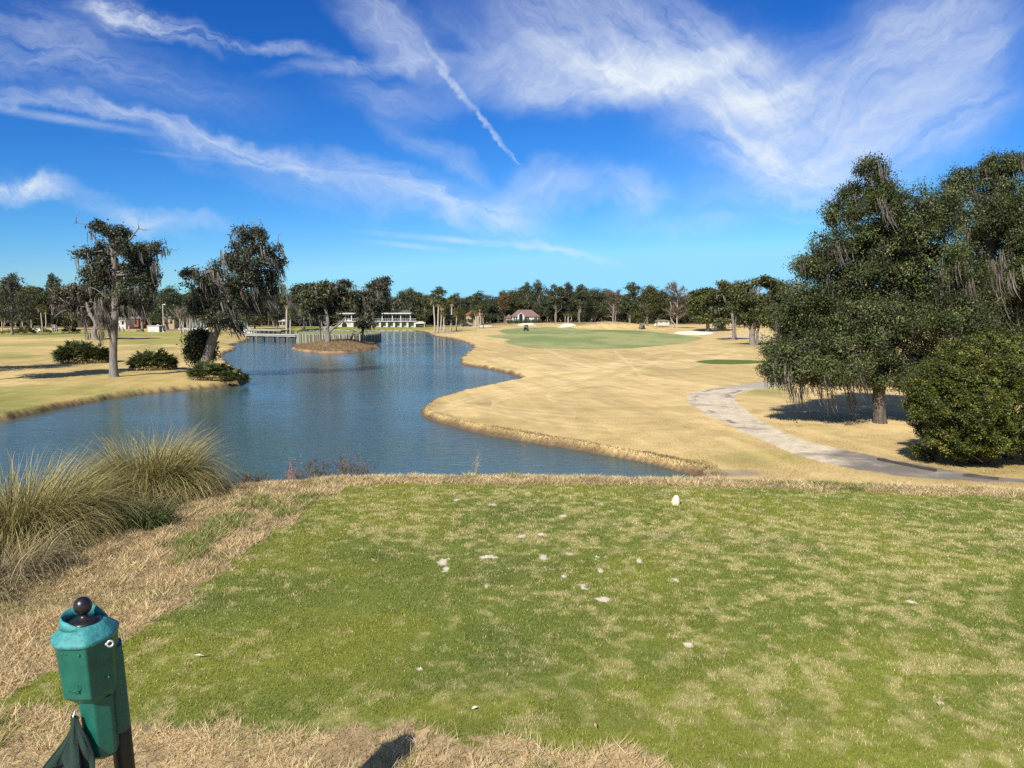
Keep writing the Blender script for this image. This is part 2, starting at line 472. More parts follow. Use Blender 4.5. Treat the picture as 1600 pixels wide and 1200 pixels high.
def ground_colour(x, y, z, sd, td, tee_on, px, py):
    n = len(x)
    f1 = fbm(x / 14 + 5, y / 14, 4); f2 = fbm(x / 2.3, y / 2.3 + 40, 4, 0.6); f3 = fbm(x * 1.8, y * 1.8, 3)
    dist = np.sqrt(x * x + y * y)
    c = np.tile(np.array([0.545, 0.405, 0.182]), (n, 1))
    c = lerp(c, [0.475, 0.35, 0.152], smooth((f1 - 0.35) / 0.35))
    c = lerp(c, [0.36, 0.275, 0.11], 0.6 * smooth((f2 - 0.5) / 0.25))
    fr = y > 9
    # left bank: more olive
    left = smooth((-x - 8) / 15) * fr
    c = lerp(c, [0.34, 0.265, 0.085], 0.55 * left * smooth((f1 - 0.25) / 0.4))
    def ell(cx, cy, rx, ry, col, am):
        nonlocal c
        w = am * smooth(1.4 - np.sqrt(((px - cx) / rx) ** 2 + ((py - cy) / ry) ** 2) + 0.9 * (f2 - 0.5)) * fr
        c = lerp(c, col, w)
    G1 = [0.17, 0.20, 0.045]; G2 = [0.24, 0.24, 0.06]
    ell(120, 522, 260, 7, G2, 0.85); ell(260, 533, 90, 7, G2, 0.8); ell(20, 557, 40, 4, G1, 0.7); ell(5, 640, 90, 40, G1, 0.6); ell(120, 612, 120, 10, G2, 0.5)
    ell(240, 545, 60, 4, G1, 0.5); ell(60, 540, 80, 3, G2, 0.4)
    ell(560, 513, 160, 4.5, [0.20, 0.22, 0.04], 0.95); ell(430, 519, 40, 3, G2, 0.6)
    ell(1190, 612, 45, 8, G2, 0.7); ell(1180, 715, 110, 16, G2, 0.5); ell(1150, 740, 60, 6, [0.22, 0.19, 0.14], 0.8)
    ell(1480, 735, 160, 14, [0.30, 0.24, 0.09], 0.5)
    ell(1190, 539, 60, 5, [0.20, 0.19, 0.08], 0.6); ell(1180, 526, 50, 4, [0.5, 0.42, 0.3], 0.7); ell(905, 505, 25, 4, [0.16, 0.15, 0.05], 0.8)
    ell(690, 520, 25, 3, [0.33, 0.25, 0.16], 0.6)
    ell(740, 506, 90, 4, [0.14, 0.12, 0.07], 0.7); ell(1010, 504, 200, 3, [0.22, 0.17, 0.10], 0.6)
    ell(640, 517.6, 70, 1.0, [0.42, 0.38, 0.3], 0.6)
    # pale tyre tracks over the dormant grass
    for tr in [[(850, 545), (930, 575), (990, 560), (1060, 575), (1150, 548)], [(960, 548), (985, 570), (1010, 590), (1080, 600)],
               [(1000, 560), (900, 595), (790, 620), (770, 632), (800, 640), (900, 648)], [(1050, 555), (960, 590), (870, 612), (858, 622), (900, 628)],
               [(690, 640), (730, 625), (850, 600), (960, 580)], [(820, 556), (900, 570), (1040, 566), (1160, 555)], [(930, 600), (1000, 612), (1070, 625)],
               [(1150, 545), (1090, 552), (1060, 548), (1010, 553)], [(770, 560), (860, 575), (960, 572)], [(740, 600), (840, 585), (930, 577)], [(700, 630), (760, 640), (860, 660), (960, 670)]]:
        pts = spline([np.array(p) for p in tr], 5, False)
        for off in (-1.6, 1.6):
            w = np.exp(-(line_d(px, py, [(q[0], q[1] + off * (q[1] - 490) / 90) for q in pts]) / (0.7 + 0.004 * np.maximum(py - 500, 0))) ** 2)
            c = lerp(c, [0.64, 0.50, 0.26], 0.5 * w * fr)
    grain = fbm(x / 0.7 + 0.25 * y, y / 9, 3) - 0.5 + 0.7 * (fbm(x / 1.6 + 30, y / 1.6, 4, .7) - 0.5)
    c = c * (1 + 0.42 * grain * fr)[:, None]
    # fairway and green
    w = smooth(poly_sd(x, y, FAIR) / 1.0 + 0.5)
    stripe = fbm(x / 7, y / 20, 4)
    cf = lerp(np.tile([0.19, 0.235, 0.085], (n, 1)), [0.30, 0.30, 0.125], smooth((stripe - 0.38) / 0.3))
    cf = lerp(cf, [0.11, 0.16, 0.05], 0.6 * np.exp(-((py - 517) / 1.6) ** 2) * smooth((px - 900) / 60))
    c = c + (cf - c) * w[:, None]
    w = smooth(poly_sd(x, y, PATCH) / 0.5 + 0.5)
    c = lerp(c, [0.10, 0.135, 0.025], w)
    for b in BUNK:
        w = smooth(poly_sd(x, y, b) / 0.7 + 0.5)
        c = lerp(c, [0.74, 0.64, 0.50], w)
    # cart path: crushed shell over worn asphalt
    pd = poly_sd(x, y, PATH) + 0.35 * (fbm(x * 1.1, y * 1.1, 4, 0.6) - 0.5)
    w = smooth(pd / 0.12 + 0.5)
    asp = smooth((px - 1200) / 170) * 1.15 + (fbm(x / 2.0 + 7, y / 1.1, 4, 0.65) - 0.52) * 2.6
    edge = np.exp(-((pd - 0.5 - 0.5 * (fbm(x / 1.4, y / 1.4, 3) - .5)) / 0.22) ** 2) * smooth((1210 - px) / 60) * smooth((fbm(x / 1.1 + 3, y / 1.6, 4) - 0.42) / 0.12)
    asp = np.clip(np.maximum(asp, 0.9 * edge * (py > 606)), 0, 1)
    cpth = lerp(np.tile([0.53, 0.45, 0.32], (n, 1)) * (0.7 + 0.6 * fbm(x * 4, y * 4, 4, .7))[:, None], [0.18, 0.16, 0.135], smooth(asp))
    cpth = lerp(cpth, [0.33, 0.29, 0.24], 0.8 * smooth((610 - py) / 6))
    c = c + (cpth - c) * w[:, None]
    # muddy banks
    wob = fbm(x * 0.8, y * 0.8, 3)
    mw = np.where(sd > 0, smooth(1.25 - sd / (0.14 + 0.45 * wob ** 2 + 0.0015 * dist)), 1.0) * (~tee_on)
    c = lerp(c, [0.115, 0.075, 0.045], mw)
    isl = poly_sd(x, y, ISLE)
    wi = smooth((isl + 1) / 1.5)
    ci = lerp(np.tile([0.34, 0.22, 0.115], (n, 1)), [0.16, 0.115, 0.07], smooth((fbm(x / 1.5, y / 1.5, 4, 0.6) - 0.42) / 0.2))
    c = c + (ci - c) * wi[:, None]
    # the tee mound
    rim = np.tile([0.46, 0.345, 0.175], (n, 1))
    rim = lerp(rim, [0.20, 0.21, 0.06], 0.7 * green_mask(x, y))
    rim = lerp(rim, [0.28, 0.20, 0.105], smooth((0.52 - fbm(x * 9, y * 9, 3, .6)) / 0.2) * 0.8)
    c = np.where(tee_on[:, None], rim, c)
    tw = turf_mask(x, y)
    c = c + (turf_colour(x, y) * 0.85 - c) * tw[:, None]
    return c

def green_mask(x, y):
    """lush weeds in the dormant rough round the tee"""
    g = 0.75 * fbm(x / 0.55 + 3.1, y / 0.8 + 1.7, 4, 0.55) + 0.25 * fbm(x * 7, y * 7, 3)
    bias = 0.10 * np.exp(-((x + 2.3) / 0.35) ** 2) * smooth((y - 4.5) / 2) + 0.10 * smooth((y - 7.7) / 0.2) * smooth((x + 0.6) / 1.0)
    return smooth((g + bias - 0.59) / 0.08)

def turf_mask(x, y):
    return smooth((poly_sd(x, y, TURF) + 0.34 * (fbm(x * 5, y * 5, 4, .6) - 0.5)) / 0.06 + 0.5)

DIVOTS = [(692, 878, 11, 9), (695, 890, 8, 7), (848, 871, 10, 6), (880, 901, 8, 6), (910, 917, 8, 7), (943, 937, 11, 5), (1075, 1007, 9, 6), (880, 806, 7, 3), (765, 871, 16, 4), (887, 866, 9, 4), (932, 870, 9, 4),
          (938, 893, 6, 6), (815, 839, 9, 3), (846, 835, 8, 3), (1000, 876, 6, 4), (1055, 905, 5, 4), (655, 1046, 5, 3), (768, 788, 7, 2), (710, 781, 8, 2), (1425, 940, 9, 4), (1466, 1098, 10, 3), (760, 918, 5, 4)]
DIVOTS = [(P(px, py, 0)[0], P(px, py, 0)[1], 0.75 * rx * P(px, py, 0)[1] / F_PX, 0.75 * ry * P(px, py, 0)[1] ** 2 / (F_PX * CAM_Z)) for px, py, rx, ry in DIVOTS]

def divot_mask(x, y):
    w = np.zeros(np.shape(x))
    wb = fbm(x * 26, y * 26, 3, 0.6) - 0.5
    for dx, dy, rx, ry in DIVOTS:
        r2 = np.sqrt(((x - dx) / rx) ** 2 + ((y - dy) / ry) ** 2)
        w = np.maximum(w, smooth((1.15 - r2 + 2.4 * wb) / 0.5))
    return w

def straw_amount(x, y):
    big = fbm(x / 1.7 + 11, y / 1.7 + 2, 4, 0.55)
    mid = fbm(x * 3.2, y * 3.2, 4, 0.6)
    fine = fbm(x * 13, y * 13, 3, 0.6)
    s = 0.4 * (big - 0.46) + 0.6 * (mid - 0.5) + 2.8 * (fine - 0.5) + 0.04
    s = s + 0.15 * smooth((x - 0.3) / 2.2) * smooth((7.2 - y) / 1.5)
    s = s - 0.35 * np.exp(-((x + 0.9) / 0.7) ** 2 - ((y - 4.3) / 0.9) ** 2)
    s = s + 0.26 * np.exp(-((y - 5.75 - 0.05 * np.sin(x * 2)) / 0.3) ** 2) * smooth((x + 1.6) / 0.5) + 0.22 * np.exp(-((y - 6.95) / 0.07) ** 2)
    s = s + 0.20 * np.exp(-((y - 3.35) / 0.3) ** 2) * smooth((x + 0.9) / 0.8) - 0.25 * smooth((y - 7.2) / 0.3)
    return np.clip(s, 0, 1)

def turf_colour(x, y):
    n = len(x)
    s = straw_amount(x, y)
    hue = fbm(x / 0.9 + 50, y / 0.9, 3)
    g = lerp(np.tile([0.200, 0.218, 0.036], (n, 1)), [0.150, 0.182, 0.034], smooth((hue - 0.35) / 0.3))
    c = lerp(g, [0.42, 0.36, 0.150], 0.75 * s)
    dark = smooth((fbm(x * 1.1 + 9, y * 1.4 + 4, 4, 0.6) - 0.64) / 0.06)
    c = lerp(c, [0.10, 0.125, 0.035], 0.3 * dark)
    c = lerp(c, [0.68, 0.60, 0.46], 0.95 * divot_mask(x, y))
    return c

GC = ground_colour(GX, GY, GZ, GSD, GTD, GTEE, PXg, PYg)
idx = np.arange(nr * na).reshape(nr, na)
i0 = idx[:-1, :]; i1 = idx[1:, :]
quads = np.stack([i0, np.roll(i0, -1, 1), np.roll(i1, -1, 1), i1], -1).reshape(-1, 4)[:, ::-1]
QX = GX[quads].mean(1); QY = GY[quads].mean(1)
cls = np.zeros(len(quads), int)
cls[poly_sd(QX, QY, TURF) > 0] = 1
cls[poly_sd(QX, QY, FAIR) > 0] = 2
cls[(poly_sd(QX, QY, PATH) > 0) & (cls == 0)] = 3
cls[poly_sd(QX, QY, PATCH) > 0] = 4
for k, b in enumerate(BUNK): cls[poly_sd(QX, QY, b) > 0] = 5 + k
cls[(poly_sd(QX, QY, ISLE) > -1.5)] = 8
VV = np.stack([GX, GY, GZ], -1)
for k, nm in enumerate(['ground', 'tee_turf', 'fairway', 'cart_path', 'fairway_patch', 'sand_bunker', 'sand_bunker', 'sand_bunker', 'island_ground']):
    q = quads[cls == k]
    if len(q) == 0: continue
    u, inv = np.unique(q, return_inverse=True)
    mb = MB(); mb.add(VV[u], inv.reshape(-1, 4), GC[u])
    if k == 0:
        ring0 = idx[0]
        mb.add(np.concatenate([VV[ring0], [[0, 0, 0]]]), np.array([(j, len(ring0), (j + 1) % len(ring0)) for j in range(len(ring0))])[:, ::-1], GC[ring0[0]])
    o = mb.build(nm, M_GROUND, smooth=True)
    tag(o, kind='structure')

wb = MB(); wb.add([(-400, 3, WATER), (60, 3, WATER), (60, 420, WATER), (-400, 420, WATER)], np.array([[0, 1, 2, 3]]))
tag(wb.build('water', M_WATER), kind='structure')

# ------------------------------------------------------------------ short grass as real blades (stuff)
def blades(n, sampler, name, h, wdt, lean, colour, label, cat):
    x, y, keep_h = sampler(n)
    m = len(x)
    z = terrain(x, y) - 0.002
    a = rng.random(m) * 2 * math.pi
    la = rng.random(m) * 2 * math.pi
    hh = rng.uniform(h[0], h[1], m) * keep_h
    ll = rng.uniform(lean[0], lean[1], m) * hh
    d = np.sqrt(x * x + y * y)
    w = rng.uniform(wdt[0], wdt[1], m) * np.clip(d / 4, 0.8, 1.8)
    b = np.stack([x, y, z], -1)
    s = np.stack([np.cos(a) * w / 2, np.sin(a) * w / 2, np.zeros(m)], -1)
    tip = b + np.stack([np.cos(la) * ll, np.sin(la) * ll, hh], -1)
    v = np.stack([b - s, b + s, tip], 1).reshape(-1, 3)
    c = colour(x, y, m)
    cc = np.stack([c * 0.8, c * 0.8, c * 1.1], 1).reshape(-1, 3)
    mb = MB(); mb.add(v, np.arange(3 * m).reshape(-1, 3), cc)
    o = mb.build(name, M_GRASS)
    return tag(o, label, cat, kind='stuff')

def smp_turf(n):
    x = rng.uniform(-2.35, 7.2, n); y = rng.uniform(2.3, 7.8, n)
    d = np.sqrt(x * x + y * y)
    k = (rng.random(n) < np.clip(4.2 / d, 0, 1)) & (rng.random(n) < turf_mask(x, y)) & (np.abs(x) < y * 0.8 + 0.6) & (rng.random(n) > 0.9 * divot_mask(x, y))
    x, y = x[k], y[k]
    return x, y, 0.55 + 0.9 * fbm(x * 6, y * 6, 3)

def col_turf(x, y, m):
    c = turf_colour(x, y) * rng.uniform(0.55, 1.7, m)[:, None]
    st = rng.random(m) < (0.05 + 0.55 * straw_amount(x, y))
    c = np.where(st[:, None], np.array([0.60, 0.52, 0.27]) * rng.uniform(0.6, 1.15, m)[:, None], c)
    return c
blades(1250000, smp_turf, 'turf_grass', (0.006, 0.015), (0.0028, 0.0045), (0.2, 1.1), col_turf, 'short mown green grass covering the raised tee', 'grass')

def smp_rim(n):
    x = rng.uniform(-4.2, 7.5, n); y = rng.uniform(1.8, 9.2, n)
    td = -poly_sd(x, y, TEE)
    k = (rng.random(n) < 1 - turf_mask(x, y)) & (np.abs(x) < y * 0.85 + 0.9) & (td < 1.2) & (rng.random(n) < np.where(td > 0.45, 0.5, 1))
    x, y = x[k], y[k]
    g = green_mask(x, y)
    return x, y, (0.42 + 2.0 * fbm(x * 9, y * 9, 3, .6) ** 2) * (1 + 0.5 * g)

def col_rim(x, y, m):
    g = rng.random(m) < 0.62 * green_mask(x, y) + 0.03 + 0.30 * smooth((fbm(x * 4.5 + 7, y * 4.5, 3) - .60) / .08)
    st = lerp(np.tile([0.62, 0.47, 0.24], (m, 1)), [0.40, 0.28, 0.13], rng.random(m) ** 1.3)
    st = lerp(st, [0.72, 0.60, 0.38], (rng.random(m) < 0.25).astype(float))
    gr = lerp(np.tile([0.15, 0.20, 0.03], (m, 1)), [0.24, 0.28, 0.07], rng.random(m))
    tuf = smooth((fbm(x * 9, y * 9, 3, .6) - 0.35) / 0.3)
    st = st * (0.62 + 0.45 * tuf)[:, None]
    return np.where(g[:, None], gr, st) * rng.uniform(0.7, 1.2, m)[:, None]
blades(1150000, smp_rim, 'dormant_grass', (0.012, 0.04), (0.003, 0.005), (0.5, 1.9), col_rim, 'long straw coloured grass edging the green tee', 'grass')

def smp_shore(n):
    i = rng.integers(0, len(LAKE), n)
    L = np.array(LAKE); a = L[i]; b = L[(i + 1) % len(L)]
    t = rng.random(n)[:, None]
    p = a + (b - a) * t + rng.normal(0, 0.5, (n, 2))
    x, y = p[:, 0], p[:, 1]
    sd = lake_sd(x, y)
    k = (sd > 0.1) & (sd < 0.35 + 1.3 * fbm(x * .5, y * .5, 3) ** 2) & (y > 20) & (y < 60) & (rng.random(n) < np.where(y > 36, .35, 1))
    return x[k], y[k], 0.5 + fbm(x[k] * 0.7, y[k] * 0.7, 3)
blades(170000, smp_shore, 'bank_grass', (0.025, 0.08), (0.008, 0.014), (0.2, 1.2),
       lambda x, y, m: lerp(np.tile([0.27, 0.19, 0.09], (m, 1)), [0.13, 0.11, 0.045], rng.random(m)) * rng.uniform(0.6, 1.2, m)[:, None],
       'ragged brown grass along the pond banks', 'grass')

def smp_verge(n):
    x = rng.uniform(3, 27, n); y = rng.uniform(13, 38, n)
    k = (poly_sd(x, y, PATH) < -0.08) & (lake_sd(x, y) > 0.5) & (np.abs(x) < y * 0.72 + 1) & (rng.random(n) < smooth((fbm(x * .8, y * .8, 4) - .3) / .3) * np.clip(24 / y, .3, 1) ** 2)
    return x[k], y[k], (0.4 + 1.2 * fbm(x[k] * 1.5, y[k] * 1.5, 3) ** 2) * (1 + 1.6 * np.exp(-((x[k] - 15.5) / 3) ** 2 - ((y[k] - 24.2) / 1.2) ** 2))
blades(420000, smp_verge, 'verge_grass', (0.03, 0.075), (0.004, 0.006), (0.4, 1.6),
       lambda x, y, m: lerp(np.tile([0.56, 0.41, 0.19], (m, 1)), [0.34, 0.27, 0.10], rng.random(m)) * rng.uniform(0.7, 1.2, m)[:, None],
       'dry grass along the verges of the cart path', 'grass')
def smp_isle(n):
    L = np.array(ISLE); x = rng.uniform(L[:, 0].min(), L[:, 0].max(), n); y = rng.uniform(L[:, 1].min(), L[:, 1].max(), n)
    k = (poly_sd(x, y, ISLE) > 0.2) & (rng.random(n) < smooth((fbm(x * .6, y * .6, 3) - .25) / .3))
    return x[k], y[k], 0.4 + 1.4 * fbm(x[k] * .7, y[k] * .7, 3)
blades(60000, smp_isle, 'island_grass', (0.12, 0.4), (0.012, 0.02), (0.2, .9),
       lambda x, y, m: lerp(np.tile([0.42, 0.29, 0.15], (m, 1)), [0.16, 0.12, 0.07], rng.random(m)) * rng.uniform(0.7, 1.2, m)[:, None],
       'rough brown grass covering the little tree island', 'grass')

# ------------------------------------------------------------------ foliage helpers
def unit(v): return v / (np.linalg.norm(v, axis=-1, keepdims=True) + 1e-9)

def leaves(mb, ells, n_sprig, per, spr, leaf, colour, shell=(0.5, 1.06), flat=0.5, up=0.4, tone=0.35, rg=rng, etone=0.0, rough=0.28):
    """leaf quads gathered in sprigs over a set of ellipsoids; ells = (centre, radii)"""
    w = np.array([(r[0] * r[2] + r[0] * r[1] + r[1] * r[2]) for c, r in ells]); w = w / w.sum()
    cnt = rg.multinomial(n_sprig, w)
    cs, outs = [], []
    for (c, r), k in zip(ells, cnt):
        d = unit(rg.normal(size=(k, 3)))
        rad = rg.uniform(shell[0] ** 2, shell[1] ** 2, k) ** 0.5
        rad = rad * (1 - rough / 2 + rough * vnoise(d[:, 0] * 3 + c[0] * 3.7, d[:, 2] * 3 + d[:, 1] * 2 + c[2] * 3.1))
        cs.append(np.asarray(c) + d * rad[:, None] * np.asarray(r)); outs.append(d)
    sc = np.concatenate(cs); so = np.concatenate(outs)
    m = len(sc)
    tone_s = rg.uniform(1 - tone, 1 + tone, m) * np.repeat(rg.uniform(1 - etone, 1 + etone, len(ells)), cnt)
    cen = np.repeat(sc, per, 0) + rg.normal(0, 1, (m * per, 3)) * np.array([spr, spr, spr * flat])
    k = m * per
    nrm = unit(np.repeat(so, per, 0) * 0.5 + np.array([0, 0, up]) + rg.normal(0, 0.6, (k, 3)))
    t = unit(np.cross(nrm, rg.normal(size=(k, 3)))); bt = np.cross(nrm, t)
    ln = leaf * rg.uniform(0.6, 1.35, k)[:, None]
    v = np.stack([cen - t * ln / 2, cen - bt * ln * 0.28, cen + t * ln / 2, cen + bt * ln * 0.28], 1).reshape(-1, 3)
    colour = np.asarray(colour, float)
    if colour.ndim == 1: colour = colour[None, :]
    ci = rg.integers(0, len(colour), m)
    c = np.repeat(colour[ci] * tone_s[:, None], per, 0) * rg.uniform(0.45, 1.55, k)[:, None]
    mb.add(v, np.arange(4 * k).reshape(-1, 4), np.repeat(c, 4, 0))

def moss(mb, anchors, n, length, wid, drift=(0.25, 0.0), rg=rng, col=((0.20, 0.175, 0.15), (0.11, 0.095, 0.08)), spread=0.12, strands=7):
    anchors = np.asarray(anchors)
    for i in rg.integers(0, len(anchors), n):
        a = anchors[i]
        L = rg.uniform(length[0], length[1]); dr = np.array([drift[0] * rg.uniform(0.2, 1.5), drift[1], 0])
        shade = rg.uniform(0.6, 1.25)
        for s in range(strands):
            o = a + rg.normal(0, spread, 3)
            l = L * rg.uniform(0.45, 1.0); w = wid * rg.uniform(0.6, 1.4)
            ang = rg.uniform(0, math.pi); sx = np.array([math.cos(ang), math.sin(ang), 0])
            ts = np.array([0, 0.35, 0.7, 1.0])
            p = o + np.array([0, 0, -1])[None] * (ts * l)[:, None] + dr[None] * ((ts ** 2) * l)[:, None] + rg.normal(0, 0.03 * l, (4, 3)) * ts[:, None]
            ww = np.array([0.6, 1.0, 0.7, 0.05]) * w
            v = np.stack([p - sx * ww[:, None] / 2, p + sx * ww[:, None] / 2], 1).reshape(-1, 3)
            q = np.array([(0, 1, 3, 2), (2, 3, 5, 4), (4, 5, 7, 6)])
            c = (np.array(col[0]) * (1 - s / strands) + np.array(col[1]) * (s / strands)) * shade
            mb.add(v, q, c)

def limb(mb, a, b, r0, r1, sag=0.12, n=7, sides=7, rg=rng, wig=0.05):
    a = np.asarray(a, float); b = np.asarray(b, float)
    L = np.linalg.norm(b - a); t = np.linspace(0, 1, n)
    p = a + (b - a) * t[:, None]
    p[:, 2] += sag * L * np.sin(t * math.pi)
    w = rg.normal(0, wig * L, (n, 3)); w[0] = 0; w[-1] *= 0.5
    p += w * np.sin(t * math.pi * 0.9 + 0.1)[:, None]
    mb.tube(p, r0 + (r1 - r0) * t ** 0.8, sides)
    return p

def px_tree(name, label, cat, base, Y, trunk, clumps, n_sprig, per, spr, leaf, colour, depth=0.8, moss_n=0, moss_len=(0.5, 1.6), moss_w=0.05, dead=(), twigs=0, seed=1,
            bark=None, group=None, tone=0.35, drift=(0.25, 0), shell=(0.5, 1.06), limb_r=0.5, only_lower=True, sub=4, sub_s=(0.40, 0.62), moss_px=(), mass=0.0, flat=0.6):
    """tree whose crown outline is read off the photograph and then given its true distance and thickness"""
    rg = np.random.default_rng(seed)
    b = A(base[0], base[1], Y); b[2] = tz(b[0], b[1])
    root = empty(name, tuple(b), 0, label, cat, group)
    s = Y / F_PX
    tb = MB()
    tp = np.array([A(px, py, Y) - b for px, py, r in trunk]); tp[0] = (tp[0][0], tp[0][1], -0.25)
    tr = np.array([r * s for _, _, r in trunk])
    tps = np.array(spline(list(tp), 5, False)); trs = np.interp(np.linspace(0, 1, len(tps)), np.linspace(0, 1, len(tr)), tr)
    trs[0] *= 1.3; trs[1] *= 1.12
    tb.tube(tps, trs, 12)
    ells = []
    for cx, cy, rx, ry in clumps:
        wdt = max(rx, ry) * s
        off = rg.uniform(-1, 1) * depth * wdt * 1.6
        c = A(cx, cy, Y + off) - b
        ells.append((c, (rx * s, max(rx, ry) * s * depth, ry * s)))
    hi = tps[len(tps) // 2:]
    for c, r in ells:
        k = np.argmin(np.linalg.norm(hi - c, axis=1) + 0.6 * np.maximum(hi[:, 2] - c[2], 0))
        rad = np.interp(k, [0, len(hi) - 1], [trs[len(tps) // 2], trs[-1]])
        pl = limb(tb, hi[k], c, max(rad * limb_r, 0.03), 0.025, 0.10, 8, 6, rg)
        for _ in range(6):
            d = unit(rg.normal(size=3)) * np.asarray(r) * 1.1
            limb(tb, pl[rg.integers(4, 8)], c + d, 0.03 * limb_r * 2, 0.008, 0.02, 5, 4, rg)
    for pts, r in dead:
        dp = np.array(spline([A(px, py, Y + rg.uniform(-.3, .3)) - b for px, py in pts], 4, False))
        tb.tube(dp, np.linspace(r * s, r * s * 0.25, len(dp)), 5)
        for _ in range(3):
            k = rg.integers(len(dp) // 2, len(dp)); e = dp[k] + rg.normal(0, 1, 3) * 7 * s
            limb(tb, dp[k], e, r * s * 0.35, r * s * 0.12, 0.05, 5, 4, rg)
    tb.build('trunk', bark or M_BARK, root, smooth=True)
    cb = MB()
    fine = []
    for c, r in ells:
        for k in range(sub):
            d = unit(rg.normal(size=3)) * rg.uniform(.45, 1.0); f = rg.uniform(*sub_s)
            fine.append((c + d * np.asarray(r), tuple(np.asarray(r) * f * np.array([1, 1, .85]))))
    leaves(cb, fine or ells, int(n_sprig * (1 - mass)), per, spr, leaf, colour, (0.15, 1.1) if fine else shell, flat, tone=tone, rg=rg, etone=0.42)
    if mass: leaves(cb, ells, int(n_sprig * mass), per, spr, leaf, colour, (0.66, 1.10), flat, 0.3, tone=tone, rg=rg, etone=0.4, rough=1.0)
    cb.build('crown', M_LEAF, root)
    if moss_n:
        an = []
        for c, r in ells:
            d = unit(rg.normal(size=(30, 3)))
            if only_lower: d[:, 2] = -np.abs(d[:, 2]) * 0.6 + 0.15
            an.append(c + d * np.asarray(r) * 0.95)
        ms = MB(); moss(ms, np.concatenate(an), moss_n, moss_len, moss_w, drift, rg)
        for mx, my, k in moss_px:
            moss(ms, A(mx, my, Y + rg.uniform(-1.5, .5)) - b + rg.normal(0, .35, (6, 3)), k, moss_len, moss_w, drift, rg)
        ms.build('moss', M_MOSS, root)
    return root

OAK = [(0.050, 0.066, 0.017), (0.064, 0.080, 0.022), (0.036, 0.050, 0.016), (0.084, 0.088, 0.036)]
OAK_GREY = [(0.055, 0.062, 0.035), (0.070, 0.070, 0.042), (0.045, 0.056, 0.028)]

# the big oak beside the path
px_tree('live_oak', 'huge dark live oak draped with moss beside the bend of the path', 'tree', (1378, 662), 35.5,
        [(1376, 660, 10.5), (1373, 620, 9), (1380, 575, 9.5), (1395, 520, 9), (1405, 450, 8), (1400, 370, 5), (1375, 290, 3)],
        [(1362, 262, 20, 16), (1372, 290, 18, 24), (1335, 305, 30, 20), (1318, 335, 34, 20), (1390, 320, 40, 28), (1300, 385, 38, 22), (1345, 375, 45, 32), (1425, 340, 45, 36), (1400, 385, 60, 40), (1462, 330, 36, 34),
         (1268, 415, 30, 18), (1330, 430, 60, 38), (1265, 465, 42, 24), (1240, 500, 34, 22), (1300, 485, 60, 36), (1222, 540, 30, 26), (1210, 578, 22, 18), (1270, 535, 55, 36), (1255, 580, 40, 18), (1330, 540, 60, 36), (1310, 580, 45, 16),
         (1400, 440, 65, 44), (1380, 500, 60, 42), (1450, 400, 60, 48), (1470, 460, 60, 44), (1440, 520, 58, 40), (1400, 560, 45, 26), (1500, 430, 40, 44), (1500, 500, 50, 38), (1470, 560, 40, 26), (1352, 590, 30, 14), (1240, 560, 34, 26), (1285, 505, 50, 30), (1330, 470, 50, 36), (1228, 578, 28, 22), (1290, 590, 40, 14), (1420, 590, 40, 20)],
        10500, 42, 0.15, 0.09, OAK, depth=0.9, moss_n=150, moss_len=(0.5, 1.5), moss_w=0.035, seed=3, limb_r=0.4, drift=(0.35, 0), bark=M_DARKB, sub=9, sub_s=(.16, .36), mass=.40, flat=.9,
        moss_px=[(1230, 585, 5), (1250, 590, 6), (1275, 592, 7), (1300, 592, 7), (1330, 585, 8), (1345, 580, 8), (1420, 575, 10), (1430, 560, 8), (1470, 440, 6), (1490, 430, 5), (1550, 425, 7), (1575, 440, 7), (1440, 350, 3), (1375, 280, 4), (1450, 590, 8)])
px_tree('live_oak', 'second live oak with open ragged crown rising behind the round bush', 'tree', (1560, 660), 39.5,
        [(1560, 670, 16), (1555, 600, 14), (1550, 500, 11), (1545, 420, 9), (1555, 340, 6), (1560, 290, 4)],
        [(1560, 262, 26, 22), (1545, 295, 30, 20), (1590, 255, 24, 18), (1600, 300, 30, 30), (1570, 325, 34, 24), (1500, 285, 22, 18), (1488, 310, 18, 22), (1530, 345, 36, 26), (1595, 360, 36, 28), (1510, 385, 36, 34), (1560, 400, 48, 36),
         (1600, 420, 44, 34), (1535, 450, 46, 40), (1590, 480, 48, 40), (1560, 520, 50, 36), (1640, 330, 36, 40), (1640, 440, 40, 50), (1520, 505, 36, 34), (1690, 380, 40, 60)],
        6000, 42, 0.16, 0.095, OAK, depth=0.8, moss_n=70, moss_len=(0.7, 2.2), moss_w=0.06, seed=5, limb_r=0.4, drift=(0.4, 0), bark=M_DARKB, sub=9, sub_s=(.20, .45), mass=.36, flat=.9)

